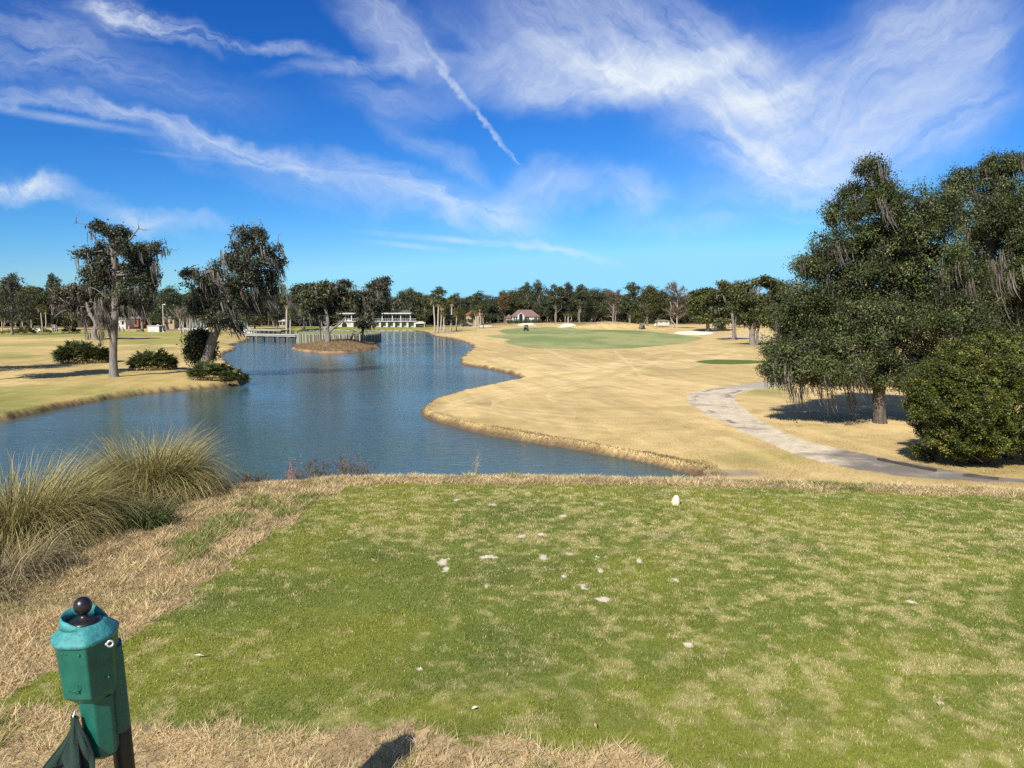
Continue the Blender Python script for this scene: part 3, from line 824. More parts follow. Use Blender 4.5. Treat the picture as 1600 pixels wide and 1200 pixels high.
# round shrub at the right
def bush(name, label, Y, base, clumps, n, per, spr, leaf, col, seed, group=None, flat=0.9):
    rg = np.random.default_rng(seed)
    b = A(base[0], base[1], Y); b[2] = tz(b[0], b[1])
    root = empty(name, tuple(b), 0, label, 'shrub', group)
    s = Y / F_PX; ells = []; st = MB()
    for cx, cy, rx, ry in clumps:
        bul = 2.3 * math.sqrt(max(0, 1 - ((cx - 1540) / 125) ** 2 - ((cy - 622) / 105) ** 2)) if len(clumps) > 50 else 0
        c = A(cx, cy, Y - bul * rg.choice([1, .75, -.6]) + rg.uniform(-0.6, 0.6) * max(rx, ry) * s) - b
        ells.append((c, (rx * s, max(rx, ry) * s, ry * s)))
        if len(ells) == 1 or (len(ells) % 4 == 0 and cy < base[1] - 40): limb(st, (rg.normal(0, 0.15), rg.normal(0, 0.15), -0.2), c, 0.045, 0.008, 0.0, 6, 5, rg)
    st.build('stem', M_BARK, root, smooth=True)
    cb = MB(); leaves(cb, ells, n, per, spr, leaf, col, (0.4, 1.1), flat, 0.5, 0.35, rg, .38)
    cb.build('foliage', M_LEAF, root)
    return root
BUSHC = [(0.092, 0.102, 0.014), (0.064, 0.082, 0.014), (0.12, 0.112, 0.020), (0.042, 0.06, 0.012)]
rgb_ = np.random.default_rng(31)
cl = []
for k in range(330):
    a_ = rgb_.uniform(0, 2 * math.pi); rr_ = math.sqrt(rgb_.uniform(0.0, 1.0))
    cx_, cy_ = 1540 + 118 * rr_ * math.cos(a_), 622 - 96 * rr_ * math.sin(a_)
    if cx_ > 1424 + max(0, 575 - cy_) * 1.0: cl.append((cx_, min(cy_, 704), rgb_.uniform(8, 17), rgb_.uniform(7, 13)))
for cx_ in range(1436, 1660, 11): cl.append((cx_ + rgb_.uniform(-5, 5), 704 + rgb_.uniform(-10, 12), 12, 9))
bush('round_shrub', 'large yellow-green evergreen bush beside the path at the right', 26, (1520, 722), cl, 11000, 26, 0.055, 0.062, BUSHC, 8)
bush('low_shrub', 'small dark shrub wrapped round the leaning waterside tree', 68.5, (312, 583), [(305, 535, 14, 18), (318, 528, 12, 14), (312, 555, 16, 16), (325, 545, 10, 14), (300, 552, 9, 10)], 420, 22, 0.25, 0.2, OAK, 9)

# two mossy trees on the left bank
px_tree('mossy_oak', 'slim straight oak with dead curling top limbs on the left bank', 'tree', (178, 590), 63,
        [(178, 590, 7.5), (177, 560, 5.6), (178, 520, 5.4), (180, 480, 5.6), (180, 440, 5), (178, 400, 4.5), (172, 370, 3)],
        [(162, 362, 20, 12), (182, 368, 20, 16), (165, 390, 26, 14), (198, 392, 24, 20), (150, 412, 22, 14), (178, 420, 30, 22), (128, 396, 14, 9), (225, 392, 22, 12), (246, 388, 12, 8), (235, 412, 16, 14), (212, 425, 24, 18), (140, 435, 20, 12),
         (165, 448, 26, 14), (200, 455, 24, 18), (225, 445, 16, 18), (205, 482, 18, 14), (180, 475, 16, 12), (240, 432, 9, 12)],
        1000, 28, 0.22, 0.19, OAK_GREY, moss_n=60, moss_len=(0.6, 2.0), moss_w=0.06, seed=11, drift=(0.15, 0), bark=M_MID, sub=7, sub_s=(.22, .50), flat=.9,
        moss_px=[(160, 470, 12), (155, 490, 12), (168, 450, 10), (160, 510, 8), (172, 500, 8), (200, 480, 6), (245, 420, 5), (212, 470, 5)],
        dead=[([(176, 400), (150, 375), (136, 352), (120, 348), (119, 340)], 1.6), ([(190, 385), (205, 372), (216, 358), (225, 360)], 1.8), ([(220, 410), (250, 396), (276, 391)], 1.2), ([(165, 420), (140, 395), (110, 380)], 1.1),
              ([(170, 470), (150, 452), (130, 448)], 1.3), ([(172, 500), (158, 480), (140, 470)], 1.5), ([(160, 365), (152, 352), (146, 346)], 0.9)])
px_tree('mossy_oak', 'leaning oak heavily hung with grey moss at the pond edge', 'tree', (318, 586), 68,
        [(317, 586, 9), (323, 560, 7.5), (334, 525, 7), (350, 490, 6.5), (368, 450, 5.5), (385, 410, 4), (398, 370, 2.5)],
        [(378, 368, 18, 16), (398, 362, 18, 10), (402, 385, 16, 20), (375, 395, 26, 16), (355, 415, 26, 14), (422, 400, 16, 14), (432, 392, 10, 8), (392, 418, 28, 18), (330, 425, 18, 10), (300, 425, 16, 8), (308, 440, 22, 14), (340, 445, 28, 18), (372, 448, 30, 20),
         (405, 440, 24, 18), (430, 448, 14, 16), (320, 465, 28, 16), (352, 478, 30, 18), (385, 472, 24, 16), (310, 487, 18, 12), (345, 502, 24, 14), (365, 505, 16, 12), (424, 425, 14, 8), (440, 408, 7, 5)],
        1300, 28, 0.22, 0.19, OAK_GREY, moss_n=150, moss_len=(0.7, 2.4), moss_w=0.065, seed=12, drift=(0.35, 0), sub=7, sub_s=(.22, .50), flat=.9,
        moss_px=[(410, 400, 10), (390, 410, 10), (345, 430, 8), (330, 450, 8), (415, 450, 12), (420, 440, 8), (440, 450, 6), (350, 480, 10), (375, 475, 8), (430, 410, 5)],
        dead=[([(398, 375), (403, 358), (408, 344)], 1.5), ([(400, 372), (398, 352), (394, 345)], 1.0), ([(420, 400), (432, 385), (435, 367)], 1.4), ([(410, 425), (435, 415), (453, 408)], 1.6), ([(350, 500), (362, 508), (375, 500)], 1.6), ([(340, 505), (330, 495), (322, 490)], 1.4)])
px_tree('twisted_oak', 'old twin trunked oak with bare twisting limbs behind the palmetto clump', 'tree', (146, 533), 150,
        [(150, 533, 5), (147, 520, 4), (150, 505, 3.4), (140, 488, 2.8), (135, 470, 2)],
        [(112, 462, 14, 9), (130, 455, 18, 12), (150, 462, 18, 12), (95, 470, 10, 7), (165, 478, 14, 10), (120, 480, 16, 9), (145, 490, 16, 8), (85, 455, 9, 7), (170, 495, 12, 7), (128, 495, 10, 5)],
        620, 20, 0.5, 0.42, [(0.07, 0.065, 0.04), (0.06, 0.06, 0.03), (0.085, 0.07, 0.05)], moss_n=110, moss_len=(1.2, 3.0), moss_w=0.08, seed=14, bark=M_MID,
        sub=3, dead=[([(138, 533), (133, 515), (130, 495), (110, 480), (90, 462), (76, 450)], 2.6), ([(146, 520), (160, 505), (172, 495)], 2.2), ([(118, 488), (100, 485), (85, 495)], 1.4)])

# trees of the mid distance right
px_tree('spreading_oak', 'broad oak with dark forked trunk standing nearest on the right fairway edge', 'tree', (1178, 538), 131,
        [(1176, 538, 5), (1175, 522, 4.5), (1178, 505, 4), (1180, 480, 3), (1185, 455, 2)],
        [(1190, 442, 16, 10), (1208, 448, 16, 12), (1172, 448, 16, 10), (1160, 462, 16, 12), (1185, 468, 24, 14), (1215, 468, 18, 14), (1165, 485, 20, 12), (1195, 490, 22, 12), (1222, 490, 16, 12), (1150, 480, 12, 10), (1208, 508, 18, 10), (1172, 503, 16, 8), (1228, 512, 14, 10), (1200, 436, 8, 6)],
        1500, 20, 0.42, 0.36, [(0.062, 0.072, 0.018), (0.05, 0.062, 0.02), (0.08, 0.082, 0.028)], moss_n=40, moss_len=(0.8, 2), moss_w=0.09, seed=21, dead=[([(1183, 540), (1184, 520), (1190, 495)], 3), ([(1175, 520), (1168, 508), (1160, 500)], 2.2)])
px_tree('spreading_oak', 'middle oak with pale twin trunks between bunker oak and forked oak', 'tree', (1147, 528), 166,
        [(1146, 528, 2.5), (1146, 515, 2.2), (1145, 500, 2), (1143, 480, 1.6), (1140, 460, 1)],
        [(1135, 450, 12, 8), (1150, 455, 14, 10), (1122, 462, 12, 10), (1140, 470, 18, 10), (1118, 480, 9, 10), (1135, 490, 16, 10), (1155, 480, 12, 12), (1148, 502, 12, 7), (1128, 505, 10, 6)],
        900, 18, 0.5, 0.45, [(0.062, 0.072, 0.018), (0.075, 0.075, 0.03)], moss_n=20, moss_len=(0.8, 2), moss_w=0.1, seed=22, dead=[([(1150, 528), (1149, 510), (1150, 495)], 1.6)])
px_tree('spreading_oak', 'compact round oak standing just behind the white sand bunker', 'tree', (1106, 518), 232,
        [(1106, 518, 3.6), (1106, 508, 2.8), (1105, 495, 2.3), (1104, 475, 1.5)],
        [(1105, 458, 14, 7), (1090, 465, 12, 8), (1120, 465, 10, 8), (1105, 475, 20, 10), (1087, 482, 10, 9), (1122, 482, 9, 9), (1097, 494, 14, 8), (1114, 496, 10, 7), (1086, 497, 8, 6)],
        900, 16, 0.7, 0.6, [(0.068, 0.078, 0.016), (0.055, 0.065, 0.018), (0.085, 0.085, 0.02)], seed=23)

# trees on the small island
px_tree('island_oak', 'forked oak with grey trunk on the little brown island', 'tree', (513, 542.5), 128,
        [(511, 543, 4.6), (513, 528, 3.8), (511, 515, 3.6), (512, 500, 3), (508, 480, 2.2), (510, 460, 1.3)],
        [(500, 452, 16, 8), (520, 446, 16, 8), (485, 462, 16, 9), (510, 465, 22, 10), (535, 460, 16, 9), (478, 478, 14, 9), (500, 482, 18, 9), (528, 480, 18, 9), (545, 470, 12, 7), (490, 494, 12, 6), (520, 495, 12, 6), (470, 470, 10, 6)],
        900, 18, 0.42, 0.36, [(0.062, 0.072, 0.026), (0.075, 0.078, 0.038), (0.05, 0.06, 0.024)], moss_n=80, moss_len=(0.7, 2), moss_w=0.08, seed=25, bark=M_MID, shell=(0.4, 1.15),
        dead=[([(514, 520), (522, 512), (532, 505), (540, 495)], 2.4), ([(510, 508), (500, 495), (495, 480)], 2.2)])
px_tree('island_oak', 'dark slender oak with one bare stem on the island left of the forked oak', 'tree', (500, 540.5), 133,
        [(500, 541, 2), (500, 520, 1.8), (499, 495, 1.6), (494, 470, 1)],
        [(488, 450, 10, 6), (478, 456, 9, 6), (495, 462, 10, 6), (470, 448, 9, 4), (462, 455, 7, 5)],
        260, 16, 0.42, 0.36, OAK_GREY, seed=26, moss_n=15, moss_len=(0.6, 1.5), moss_w=0.07)
px_tree('island_oak', 'leaning moss laden oak with black drooping crown on the island', 'tree', (566, 536), 138,
        [(565, 537, 2.4), (566, 522, 2.2), (569, 505, 2.6), (573, 485, 2.4), (580, 462, 1.5)],
        [(580, 452, 14, 8), (565, 462, 14, 9), (597, 455, 12, 8), (585, 472, 18, 10), (606, 470, 12, 9), (570, 484, 12, 12), (586, 486, 8, 8), (568, 502, 8, 12), (575, 500, 8, 10), (556, 474, 10, 8), (614, 474, 9, 5), (602, 440, 10, 5), (545, 444, 14, 4), (590, 440, 8, 5)],
        800, 18, 0.42, 0.36, [(0.045, 0.05, 0.026), (0.06, 0.062, 0.036)], moss_n=130, moss_len=(0.8, 2.4), moss_w=0.08, seed=27, shell=(0.4, 1.15), dead=[([(568, 518), (556, 522), (550, 520)], 1.6), ([(546, 536), (553, 519), (549, 516)], 2.0)])

# ------------------------------------------------------------------ far trees: a few kinds, copied one by one
def proto_broad(seed, H, W, colours, trunk_h=0.25, bark=None, n=900, leaf=0.5, nl=11, fork=2, mossy=0, tall=False):
    rg = np.random.default_rng(seed)
    tb = MB(); cb = MB(); ells = []
    top = H * 0.8
    tp = [np.array([0, 0, -0.5])]
    for k in range(1, 5): tp.append(np.array([rg.normal(0, W * 0.03), rg.normal(0, W * 0.03), top * k / 4]))
    tp = np.array(spline(tp, 3, False)); r0 = H * 0.026
    tb.tube(tp, np.linspace(r0, r0 * 0.25, len(tp)), 7)
    for k in range(nl):
        a = k * 2.4 + rg.uniform(-.4, .4); zz = rg.uniform(trunk_h + 0.13, 0.88)
        prof = math.sin(min(1, (1.02 - zz) / 0.62) * math.pi / 2) if not tall else 0.55 + 0.35 * math.sin(zz * 3)
        q = W / 2 * prof * rg.uniform(0.35, 0.75)
        c = np.array([math.cos(a) * q, math.sin(a) * q, H * zz]); s_ = W * rg.uniform(0.15, 0.24)
        ells.append((c, (s_, s_, s_ * rg.uniform(0.55, 0.85))))
        limb(tb, tp[int(len(tp) * min(0.9, zz * 0.7))], c, r0 * 0.4, 0.05, 0.05, 5, 4, rg)
    ells.append((np.array([rg.normal(0, W * .06), 0, H * 0.93]), (W * .13, W * .13, H * .07)))
    ells.append((np.array([rg.normal(0, W * .15), 0, H * 0.88]), (W * .12, W * .12, H * .06)))
    for _ in range(fork):
        limb(tb, tp[1], (rg.normal(0, W * .15), rg.normal(0, W * .1), H * 0.6), r0 * 0.4, r0 * 0.15, 0.03, 6, 5, rg)
    leaves(cb, ells, n, 10, W * 0.035, leaf, colours, (0.35, 1.15), 0.6, 0.35, 0.4, rg)
    me_t = tb.mesh('trunk', bark or M_BARK, True); me_c = cb.mesh('crown', M_LEAF)
    out = [('trunk', me_t), ('crown', me_c)]
    if mossy:
        ms = MB(); an = np.concatenate([c + unit(rg.normal(size=(20, 3))) * np.asarray(r) * 0.9 for c, r in ells])
        moss(ms, an, mossy, (1, 3.5), 0.16, (0.1, 0), rg, strands=4, spread=0.3); out.append(('moss', ms.mesh('moss', M_MOSS)))
    return H, W, out

def proto_bare(seed, H, W):
    rg = np.random.default_rng(seed)
    tb = MB(); cb = MB(); tips = []
    tp = np.array(spline([np.array([rg.normal(0, .1 * k), 0, H * 0.85 * k / 4 - 0.4]) for k in range(5)], 3, False)); r0 = H * 0.017
    tb.tube(tp, np.linspace(r0, r0 * .2, len(tp)), 6)
    limb(tb, (0.8, 0, -.4), (W * .2, 0, H * .6), r0 * .8, r0 * .3, 0, 6, 5, rg)
    for k in range(46):
        st = tp[rg.integers(len(tp) // 4, len(tp))]; a = rg.uniform(0, 2 * math.pi)
        e = st + np.array([math.cos(a) * W * rg.uniform(.15, .48), math.sin(a) * W * rg.uniform(.15, .48), H * rg.uniform(0.05, .24)])
        e[2] = min(e[2], H)
        p = limb(tb, st, e, r0 * .35, 0.04, 0.05, 5, 4, rg); tips += [p[2], p[3], p[4]]
    for t in tips:
        for _ in range(34):
            d = unit(rg.normal(size=3) + np.array([0, 0, .5])) * rg.uniform(.6, 1.8)
            s_ = unit(np.cross(d, rg.normal(size=3))) * 0.045
            cb.add(np.array([t - s_, t + s_, t + d]), np.array([[0, 1, 2]]), np.array([0.15, 0.12, 0.09]) * rg.uniform(.6, 1.2))
    return H, W, [('trunk', tb.mesh('trunk', M_PALE, True)), ('twigs', cb.mesh('twigs', M_MOSS))]

def proto_pine(seed, H, W):
    rg = np.random.default_rng(seed)
    tb = MB(); cb = MB(); ells = []
    tp = np.array([(rg.normal(0, .1), rg.normal(0, .1), H * k / 6 - 0.4) for k in range(7)])
    tb.tube(tp, np.linspace(H * .016, H * .005, 7), 7)
    for k in range(13):
        zz = rg.uniform(.58, .97); a = rg.uniform(0, 6.28); q = W * .42 * (1.1 - zz) / .5 * rg.uniform(.5, 1)
        c = np.array([math.cos(a) * q, math.sin(a) * q, H * zz]); ells.append((c, (W * .16, W * .16, H * .035)))
        limb(tb, (0, 0, H * zz - .6), c, .09, .03, 0, 4, 4, rg)
    leaves(cb, ells, 420, 10, .5, .55, [(0.04, 0.06, 0.02), (0.055, 0.07, 0.026)], (.2, 1.15), .6, .4, .35, rg)
    return H, W, [('trunk', tb.mesh('trunk', M_BARK, True)), ('crown', cb.mesh('crown', M_LEAF))]

def fan(mb, base, direction, stem, size, nlf, col, rg, droop=0.35, stem_col=(0.2, 0.2, 0.08)):
    """one palm frond: a stem and a folded fan of leaf blades"""
    d = unit(np.asarray(direction, float)); e = np.asarray(base) + d * stem
    side = unit(np.cross(d, np.array([0, 0, 1.0])) + 1e-6); up = np.cross(side, d)
    w = 0.012 * (1 + size)
    mb.add(np.array([base - side * w, base + side * w, e + side * w, e - side * w]), np.array([[0, 1, 2, 3]]), stem_col)
    th = np.linspace(-1.35, 1.35, nlf) + rg.normal(0, .05, nlf)
    for t in th:
        dd = d * math.cos(t) + side * math.sin(t) + up * 0.12 * rg.normal()
        L = size * (0.75 + 0.25 * math.cos(t)) * rg.uniform(.85, 1.1)
        mid = e + dd * L * .55; tip = e + dd * L + np.array([0, 0, -droop * L * rg.uniform(.5, 1.3)])
        sw = np.cross(dd, up) * size * 0.055 * 1.4 + up * size * 0.02
        mb.add(np.array([e, mid - sw, tip, mid + sw]), np.array([[0, 1, 2, 3]]), np.asarray(col) * rg.uniform(.6, 1.35))

def proto_palm(seed, H, lean=0.3):
    rg = np.random.default_rng(seed)
    tb = MB(); cb = MB(); db = MB()
    tp = np.array([(lean * (k / 6) ** 2, 0.05 * rg.normal(), H * k / 6 - (0.4 if k == 0 else 0)) for k in range(7)])
    tb.tube(tp, np.interp(np.arange(7), [0, 1, 5, 6], [.24, .17, .16, .24]), 8)
    top = tp[-1]
    for k in range(34):
        el = rg.uniform(-.5, 1.35); a = k * 2.4
        fan(cb, top + np.array([0, 0, .1]), (math.cos(a) * math.cos(el), math.sin(a) * math.cos(el), math.sin(el)), rg.uniform(.5, .9), rg.uniform(.8, 1.1), 11,
            [(0.085, 0.095, 0.025), (0.11, 0.11, 0.035), (0.065, 0.08, 0.022)][k % 3], rg, .45)
    for k in range(14):
        a = rg.uniform(0, 6.28)
        fan(db, top - np.array([0, 0, .1]), (math.cos(a) * .6, math.sin(a) * .6, -.8), rg.uniform(.4, .8), .7, 7, (0.27, 0.19, 0.09), rg, .6, (.25, .18, .1))
    return H + 1.2, 3.2, [('trunk', tb.mesh('trunk', M_PALMT, True)), ('fronds', cb.mesh('fronds', M_LEAF)), ('dead_fronds', db.mesh('dead_fronds', M_LEAF))]

GRN_D = [(0.056, 0.070, 0.028), (0.070, 0.080, 0.034), (0.044, 0.058, 0.026)]
GRN_O = [(0.064, 0.070, 0.020), (0.052, 0.060, 0.02), (0.08, 0.08, 0.024)]
GRN_G = [(0.060, 0.062, 0.036), (0.050, 0.056, 0.028), (0.07, 0.068, 0.044)]
PROTO = {
    'dark0': proto_broad(41, 18, 13, GRN_D, 0.10), 'dark1': proto_broad(42, 18, 15, GRN_D, 0.10, nl=14), 'dark2': proto_broad(43, 18, 11, GRN_D, 0.14, tall=True, nl=14),
    'olive0': proto_broad(44, 16, 14, GRN_O, 0.08), 'olive1': proto_broad(45, 16, 13, GRN_O, 0.08, nl=13), 'mossy0': proto_broad(46, 18, 12, GRN_G, 0.14, M_MID, 850, mossy=70, tall=True),
    'mossy1': proto_broad(47, 18, 13, GRN_G, 0.14, M_MID, 850, mossy=70), 'rust0': proto_broad(48, 16, 10, [(0.13, 0.075, 0.03), (0.09, 0.07, 0.03)], 0.2, n=600),
    'tall0': proto_broad(49, 20, 10, GRN_D, 0.38, M_MID, 800, tall=True, nl=9), 'tall1': proto_broad(50, 20, 11, GRN_G, 0.35, M_MID, 800, tall=True, nl=9),
    'bare0': proto_bare(51, 16, 11), 'bare1': proto_bare(52, 16, 12), 'pine0': proto_pine(53, 21, 8), 'pine1': proto_pine(54, 21, 9),
    'palm0': proto_palm(55, 7.5, .3), 'palm1': proto_palm(56, 8.2, -.4), 'palm2': proto_palm(57, 6.0, .15),
}
KIND = {'dark': ('evergreen_oak', 'tree'), 'olive': ('olive_oak', 'tree'), 'mossy': ('grey_oak', 'tree'), 'rust': ('rusty_tree', 'tree'), 'tall': ('tall_oak', 'tree'), 'bare': ('bare_tree', 'tree'),
        'pine': ('pine_tree', 'tree'), 'palm': ('cabbage_palm', 'palm tree')}
frg = np.random.default_rng(77)

def far_tree(kind, px, Y, top_py, wpx, label, group=None, base=None):
    H, W, parts = PROTO[kind]
    p = on_ground(px, Y)
    if base is not None: p[2] = base
    topz = A(px, top_py, Y)[2]
    sz = max((topz - p[2]) / H, 0.15)
    sx = wpx * Y / F_PX / W if wpx else sz
    nm, cat = KIND[kind.rstrip('0123456789')]
    root = empty(nm, tuple(p), frg.uniform(0, 6.28) if not kind.startswith('palm') else frg.uniform(-.6, .6), label, cat, group)
    root.scale = (sx, sx, sz)
    for pn, me in parts:
        o = bpy.data.objects.new(pn, me); COL.objects.link(o); o.parent = root
    return root

# front row: trees one can tell apart
FRONT = [
    ('tall0', -96, 57, 330, 150, 'oak just beyond the left picture edge that shades the left bank'),
    ('mossy1', -190, 64, 340, 190, 'wide oak farther beyond the left picture edge'),
    ('mossy1', 18, 190, 428, 60, 'ragged pale limbed oak at the far left edge of the field'),
    ('olive0', 45, 250, 452, 55, 'rounded olive tree behind the left row of palms'),
    ('tall0', 83, 260, 427, 34, 'tall thin crowned oak poking above the woods near the left palms'),
    ('olive1', 112, 262, 455, 50, 'bushy oak right of the tall thin crowned oak at the left'),
    ('tall1', 222, 235, 447, 44, 'pale trunked oak behind the white kiosk'),
    ('dark0', 262, 260, 447, 60, 'dark oak behind the tall lamp post'),
    ('olive0', 398, 275, 463, 58, 'low spreading olive tree over the parked row of golf carts'),
    ('mossy0', 432, 290, 448, 36, 'mossy oak left of the lone palm by the bridges'),
    ('mossy1', 475, 285, 445, 46, 'wide mossy oak right of the lone palm by the bridges'),
    ('dark1', 640, 345, 449, 56, 'dark oak directly behind the right end of the white clubhouse'),
    ('olive1', 664, 340, 462, 36, 'low oak filling the gap right of the white clubhouse'),
    ('dark2', 686, 350, 447, 40, 'tall dark oak rising behind the shoreline palm group'),
    ('mossy0', 712, 352, 457, 34, 'greyish oak right behind the shoreline palm group'),
    ('dark0', 745, 360, 455, 40, 'flat topped oak above the orange roofed house'),
    ('olive1', 721, 338, 482, 18, 'low round tree screening the left wing of the orange roofed house'),
    ('olive0', 738, 336, 486, 16, 'low dark tree in the middle of the orange roofed house front'),
    ('rust0', 788, 372, 452, 26, 'russet tinged tree left of the hip roofed house'),
    ('olive0', 800, 380, 456, 34, 'green oak behind the hip roofed house'),
    ('dark2', 823, 385, 440, 26, 'spiky dark oak rising above the hip roof'),
    ('dark0', 843, 385, 438, 34, 'tall dark oak topping the woods right of the hip roof'),
    ('tall0', 869, 330, 444, 34, 'oak with a bent pale trunk right of the hip roofed house'),
    ('tall1', 887, 335, 441, 30, 'thin pale trunked oak beside the small palms past the house'),
    ('tall0', 906, 320, 444, 34, 'oak with one straight pale trunk behind the long bunker'),
    ('dark1', 930, 330, 449, 48, 'bushy dark oak behind the grassy mounds'),
    ('bare0', 958, 325, 454, 34, 'grey leafless tree between dark oaks behind the mounds'),
    ('dark2', 985, 280, 440, 44, 'tallest dark evergreen left of the distant golf cart'),
    ('olive1', 1012, 275, 447, 54, 'dense round evergreen above the distant golf cart'),
    ('bare1', 1058, 262, 443, 54, 'large brown leafless tree left of the bunker oak'),
    ('bare0', 1142, 270, 440, 34, 'leafless tree top showing above the middle oak at the right'),
    ('dark0', 1225, 200, 440, 44, 'dark oak half hidden by the huge mossy oak'),
]
for k, px, Y, top, w, lab in FRONT:
    far_tree(k, px, Y, top, w, lab)
# the wood behind, in stretches
STRETCH = [(-90, 0, 'dark trees of the wood beyond the left picture edge', 440, 300), (0, 160, 'dark evergreen in the wood behind the left field palms', 448, 300), (160, 345, 'dark evergreen in the wood behind the white kiosk', 452, 300),
           (345, 520, 'evergreen in the wood behind the parked golf carts', 455, 330), (520, 660, 'evergreen in the wood behind the white clubhouse', 455, 365), (660, 790, 'evergreen in the wood behind the orange roofed house', 461, 385),
           (790, 960, 'evergreen in the wood behind the hip roofed house', 452, 400), (960, 1250, 'evergreen in the wood behind the mounds and bunker oak', 455, 330), (1250, 1700, 'evergreen in the wood behind the huge mossy oak', 445, 260)]
kinds = ['dark0', 'dark1', 'dark2', 'olive0', 'olive1', 'dark0', 'dark1', 'mossy0', 'pine0', 'pine1', 'bare1', 'mossy1']
for x0, x1, lab, top, Y in STRETCH:
    for row in range(3):
        x = x0 + frg.uniform(0, 10)
        while x < x1:
            k = kinds[frg.integers(len(kinds) if row else 8)]
            w = frg.uniform(38, 60)
            far_tree(k, x, Y + row * 24 + frg.uniform(0, 20), top + frg.uniform(-3, 13) - (3 if k.startswith('pine') else 0), w * (0.55 if k.startswith('pine') else 1), lab, 'trees of ' + lab[lab.index('the wood'):] if 'the wood' in lab else lab)
            x += 40 * frg.uniform(0.42, 0.74)
# undergrowth that closes the foot of the wood
ub = MB(); el = []
for x0, x1, lab, top, Y in STRETCH:
    for x in np.arange(x0, x1, 7):
        p = on_ground(x + frg.uniform(-3, 3), Y + 46 + frg.uniform(-12, 12)); h_ = frg.uniform(3.0, 7.5)
        el.append((p + np.array([0, 0, h_ * .8]), (3.2, 2.5, h_)))
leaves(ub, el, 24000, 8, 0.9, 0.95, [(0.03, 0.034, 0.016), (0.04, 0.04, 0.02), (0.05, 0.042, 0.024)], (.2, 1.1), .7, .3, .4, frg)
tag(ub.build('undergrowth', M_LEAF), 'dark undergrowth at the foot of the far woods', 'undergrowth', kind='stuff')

# palms
for k, px, Y, top, lab in [
    ('palm1', 679, 232, 459, 'leftmost tall palm at the water point'), ('palm0', 684, 230, 462, 'tall palm second from left at the water point'), ('palm0', 689, 248, 470, 'palm set back behind the two tall water point palms'),
    ('palm1', 695, 240, 472, 'palm with thin straight trunk in the middle of the water point group'), ('palm0', 705, 246, 463, 'full headed palm right of centre in the water point group'), ('palm2', 693, 226, 484, 'leaning short palm in front of the water point group'),
    ('palm2', 704, 236, 492, 'short bushy palm low in the water point group'), ('palm2', 713, 242, 482, 'rightmost palm of the water point group'),
    ('palm2', 743, 268, 481, 'left palm with orange dead fronds before the orange roofed house'), ('palm0', 749, 272, 474, 'middle palm of the trio before the orange roofed house'), ('palm1', 755, 275, 478, 'right palm of the trio before the orange roofed house'),
    ('palm0', 447, 232, 461, 'lone palm behind the bridges'), ('palm2', 453, 250, 481, 'short palm beside the lone palm behind the bridges'), ('palm2', 474, 255, 478, 'short palm behind the bulkhead left of the clubhouse'),
    ('palm2', 34, 215, 485, 'leftmost palm of the far left field'), ('palm2', 48, 222, 487, 'second palm of the far left field'), ('palm1', 65, 205, 476, 'yellowing palm behind the silver golf cart'), ('palm0', 71, 214, 479, 'palm right of the yellowing palm in the left field'), ('palm2', 2, 200, 490, 'palm cut by the left picture edge'),
    ('palm2', 883, 300, 489, 'left small palm behind the long bunker'), ('palm2', 888, 296, 488, 'middle small palm behind the long bunker'), ('palm2', 893, 300, 490, 'right small palm behind the long bunker')]:
    far_tree(k, px, Y, top, None, lab, 'palms round the pond')

# saw palmetto clumps
def palmetto(label, base, Y, wpx, hpx, n, seed):
    rg = np.random.default_rng(seed)
    b = A(base[0], base[1], Y); b[2] = tz(b[0], b[1])
    root = empty('palmetto_clump', tuple(b), 0, label, 'palmetto', 'palmetto clumps on the left bank')
    s = Y / F_PX; mb = MB()
    W, H = wpx * s / 2, hpx * s
    for k in range(n):
        a = rg.uniform(0, 6.28); q = math.sqrt(rg.uniform(0, 1))
        pos = np.array([math.cos(a) * q * W * .85, math.sin(a) * q * W * .6, 0])
        hh = H * math.sqrt(max(0.05, 1 - q * q * .8)) * rg.uniform(.35, .85)
        el = rg.uniform(.1, 1.3) * (1 - .5 * q) + 0.1
        fan(mb, pos + np.array([0, 0, hh * .55]), (math.cos(a) * math.cos(el), math.sin(a) * math.cos(el), math.sin(el)), hh * .4, rg.uniform(.55, .85) * H * .42, 10,
            [(0.055, 0.07, 0.018), (0.085, 0.098, 0.026), (0.04, 0.055, 0.014), (0.12, 0.125, 0.04)][rg.integers(4)], rg, .25)
    mb.build('fronds', M_LEAF, root)
    dd = MB()
    for k in range(n // 5):
        a = rg.uniform(0, 6.28)
        fan(dd, np.array([math.cos(a) * W * .8, math.sin(a) * W * .5, H * .15]), (math.cos(a), math.sin(a), -.1), H * .1, H * .28, 7, (0.22, 0.16, 0.08), rg, .4)
    dd.build('dead_fronds', M_LEAF, root)
palmetto('largest palmetto clump left of the slim straight oak', (131, 567), 82, 82, 40, 330, 61)
palmetto('round palmetto clump between the two mossy oaks', (240, 577), 71.5, 64, 38, 260, 62)
palmetto('low palmetto clump hanging over the water under the leaning oak', (332, 598), 62, 66, 36, 260, 63)
palmetto('small drooping palmetto at the tip of the left bank', (366, 600), 61, 40, 28, 130, 64)
palmetto('small palmetto right of the golf carts in the left field', (111, 521), 205, 24, 15, 90, 65)
palmetto('wide palmetto hedge left of the silver golf cart', (38, 523), 200, 32, 15, 130, 66)
palmetto('low palmetto right of the silver golf cart', (72, 521), 208, 14, 9, 60, 67)
palmetto('little palmetto at the left end of the left field', (12, 524), 200, 22, 9, 70, 68)
palmetto('small palmetto left of the white kiosk', (219, 518.5), 222, 12, 6, 60, 69)

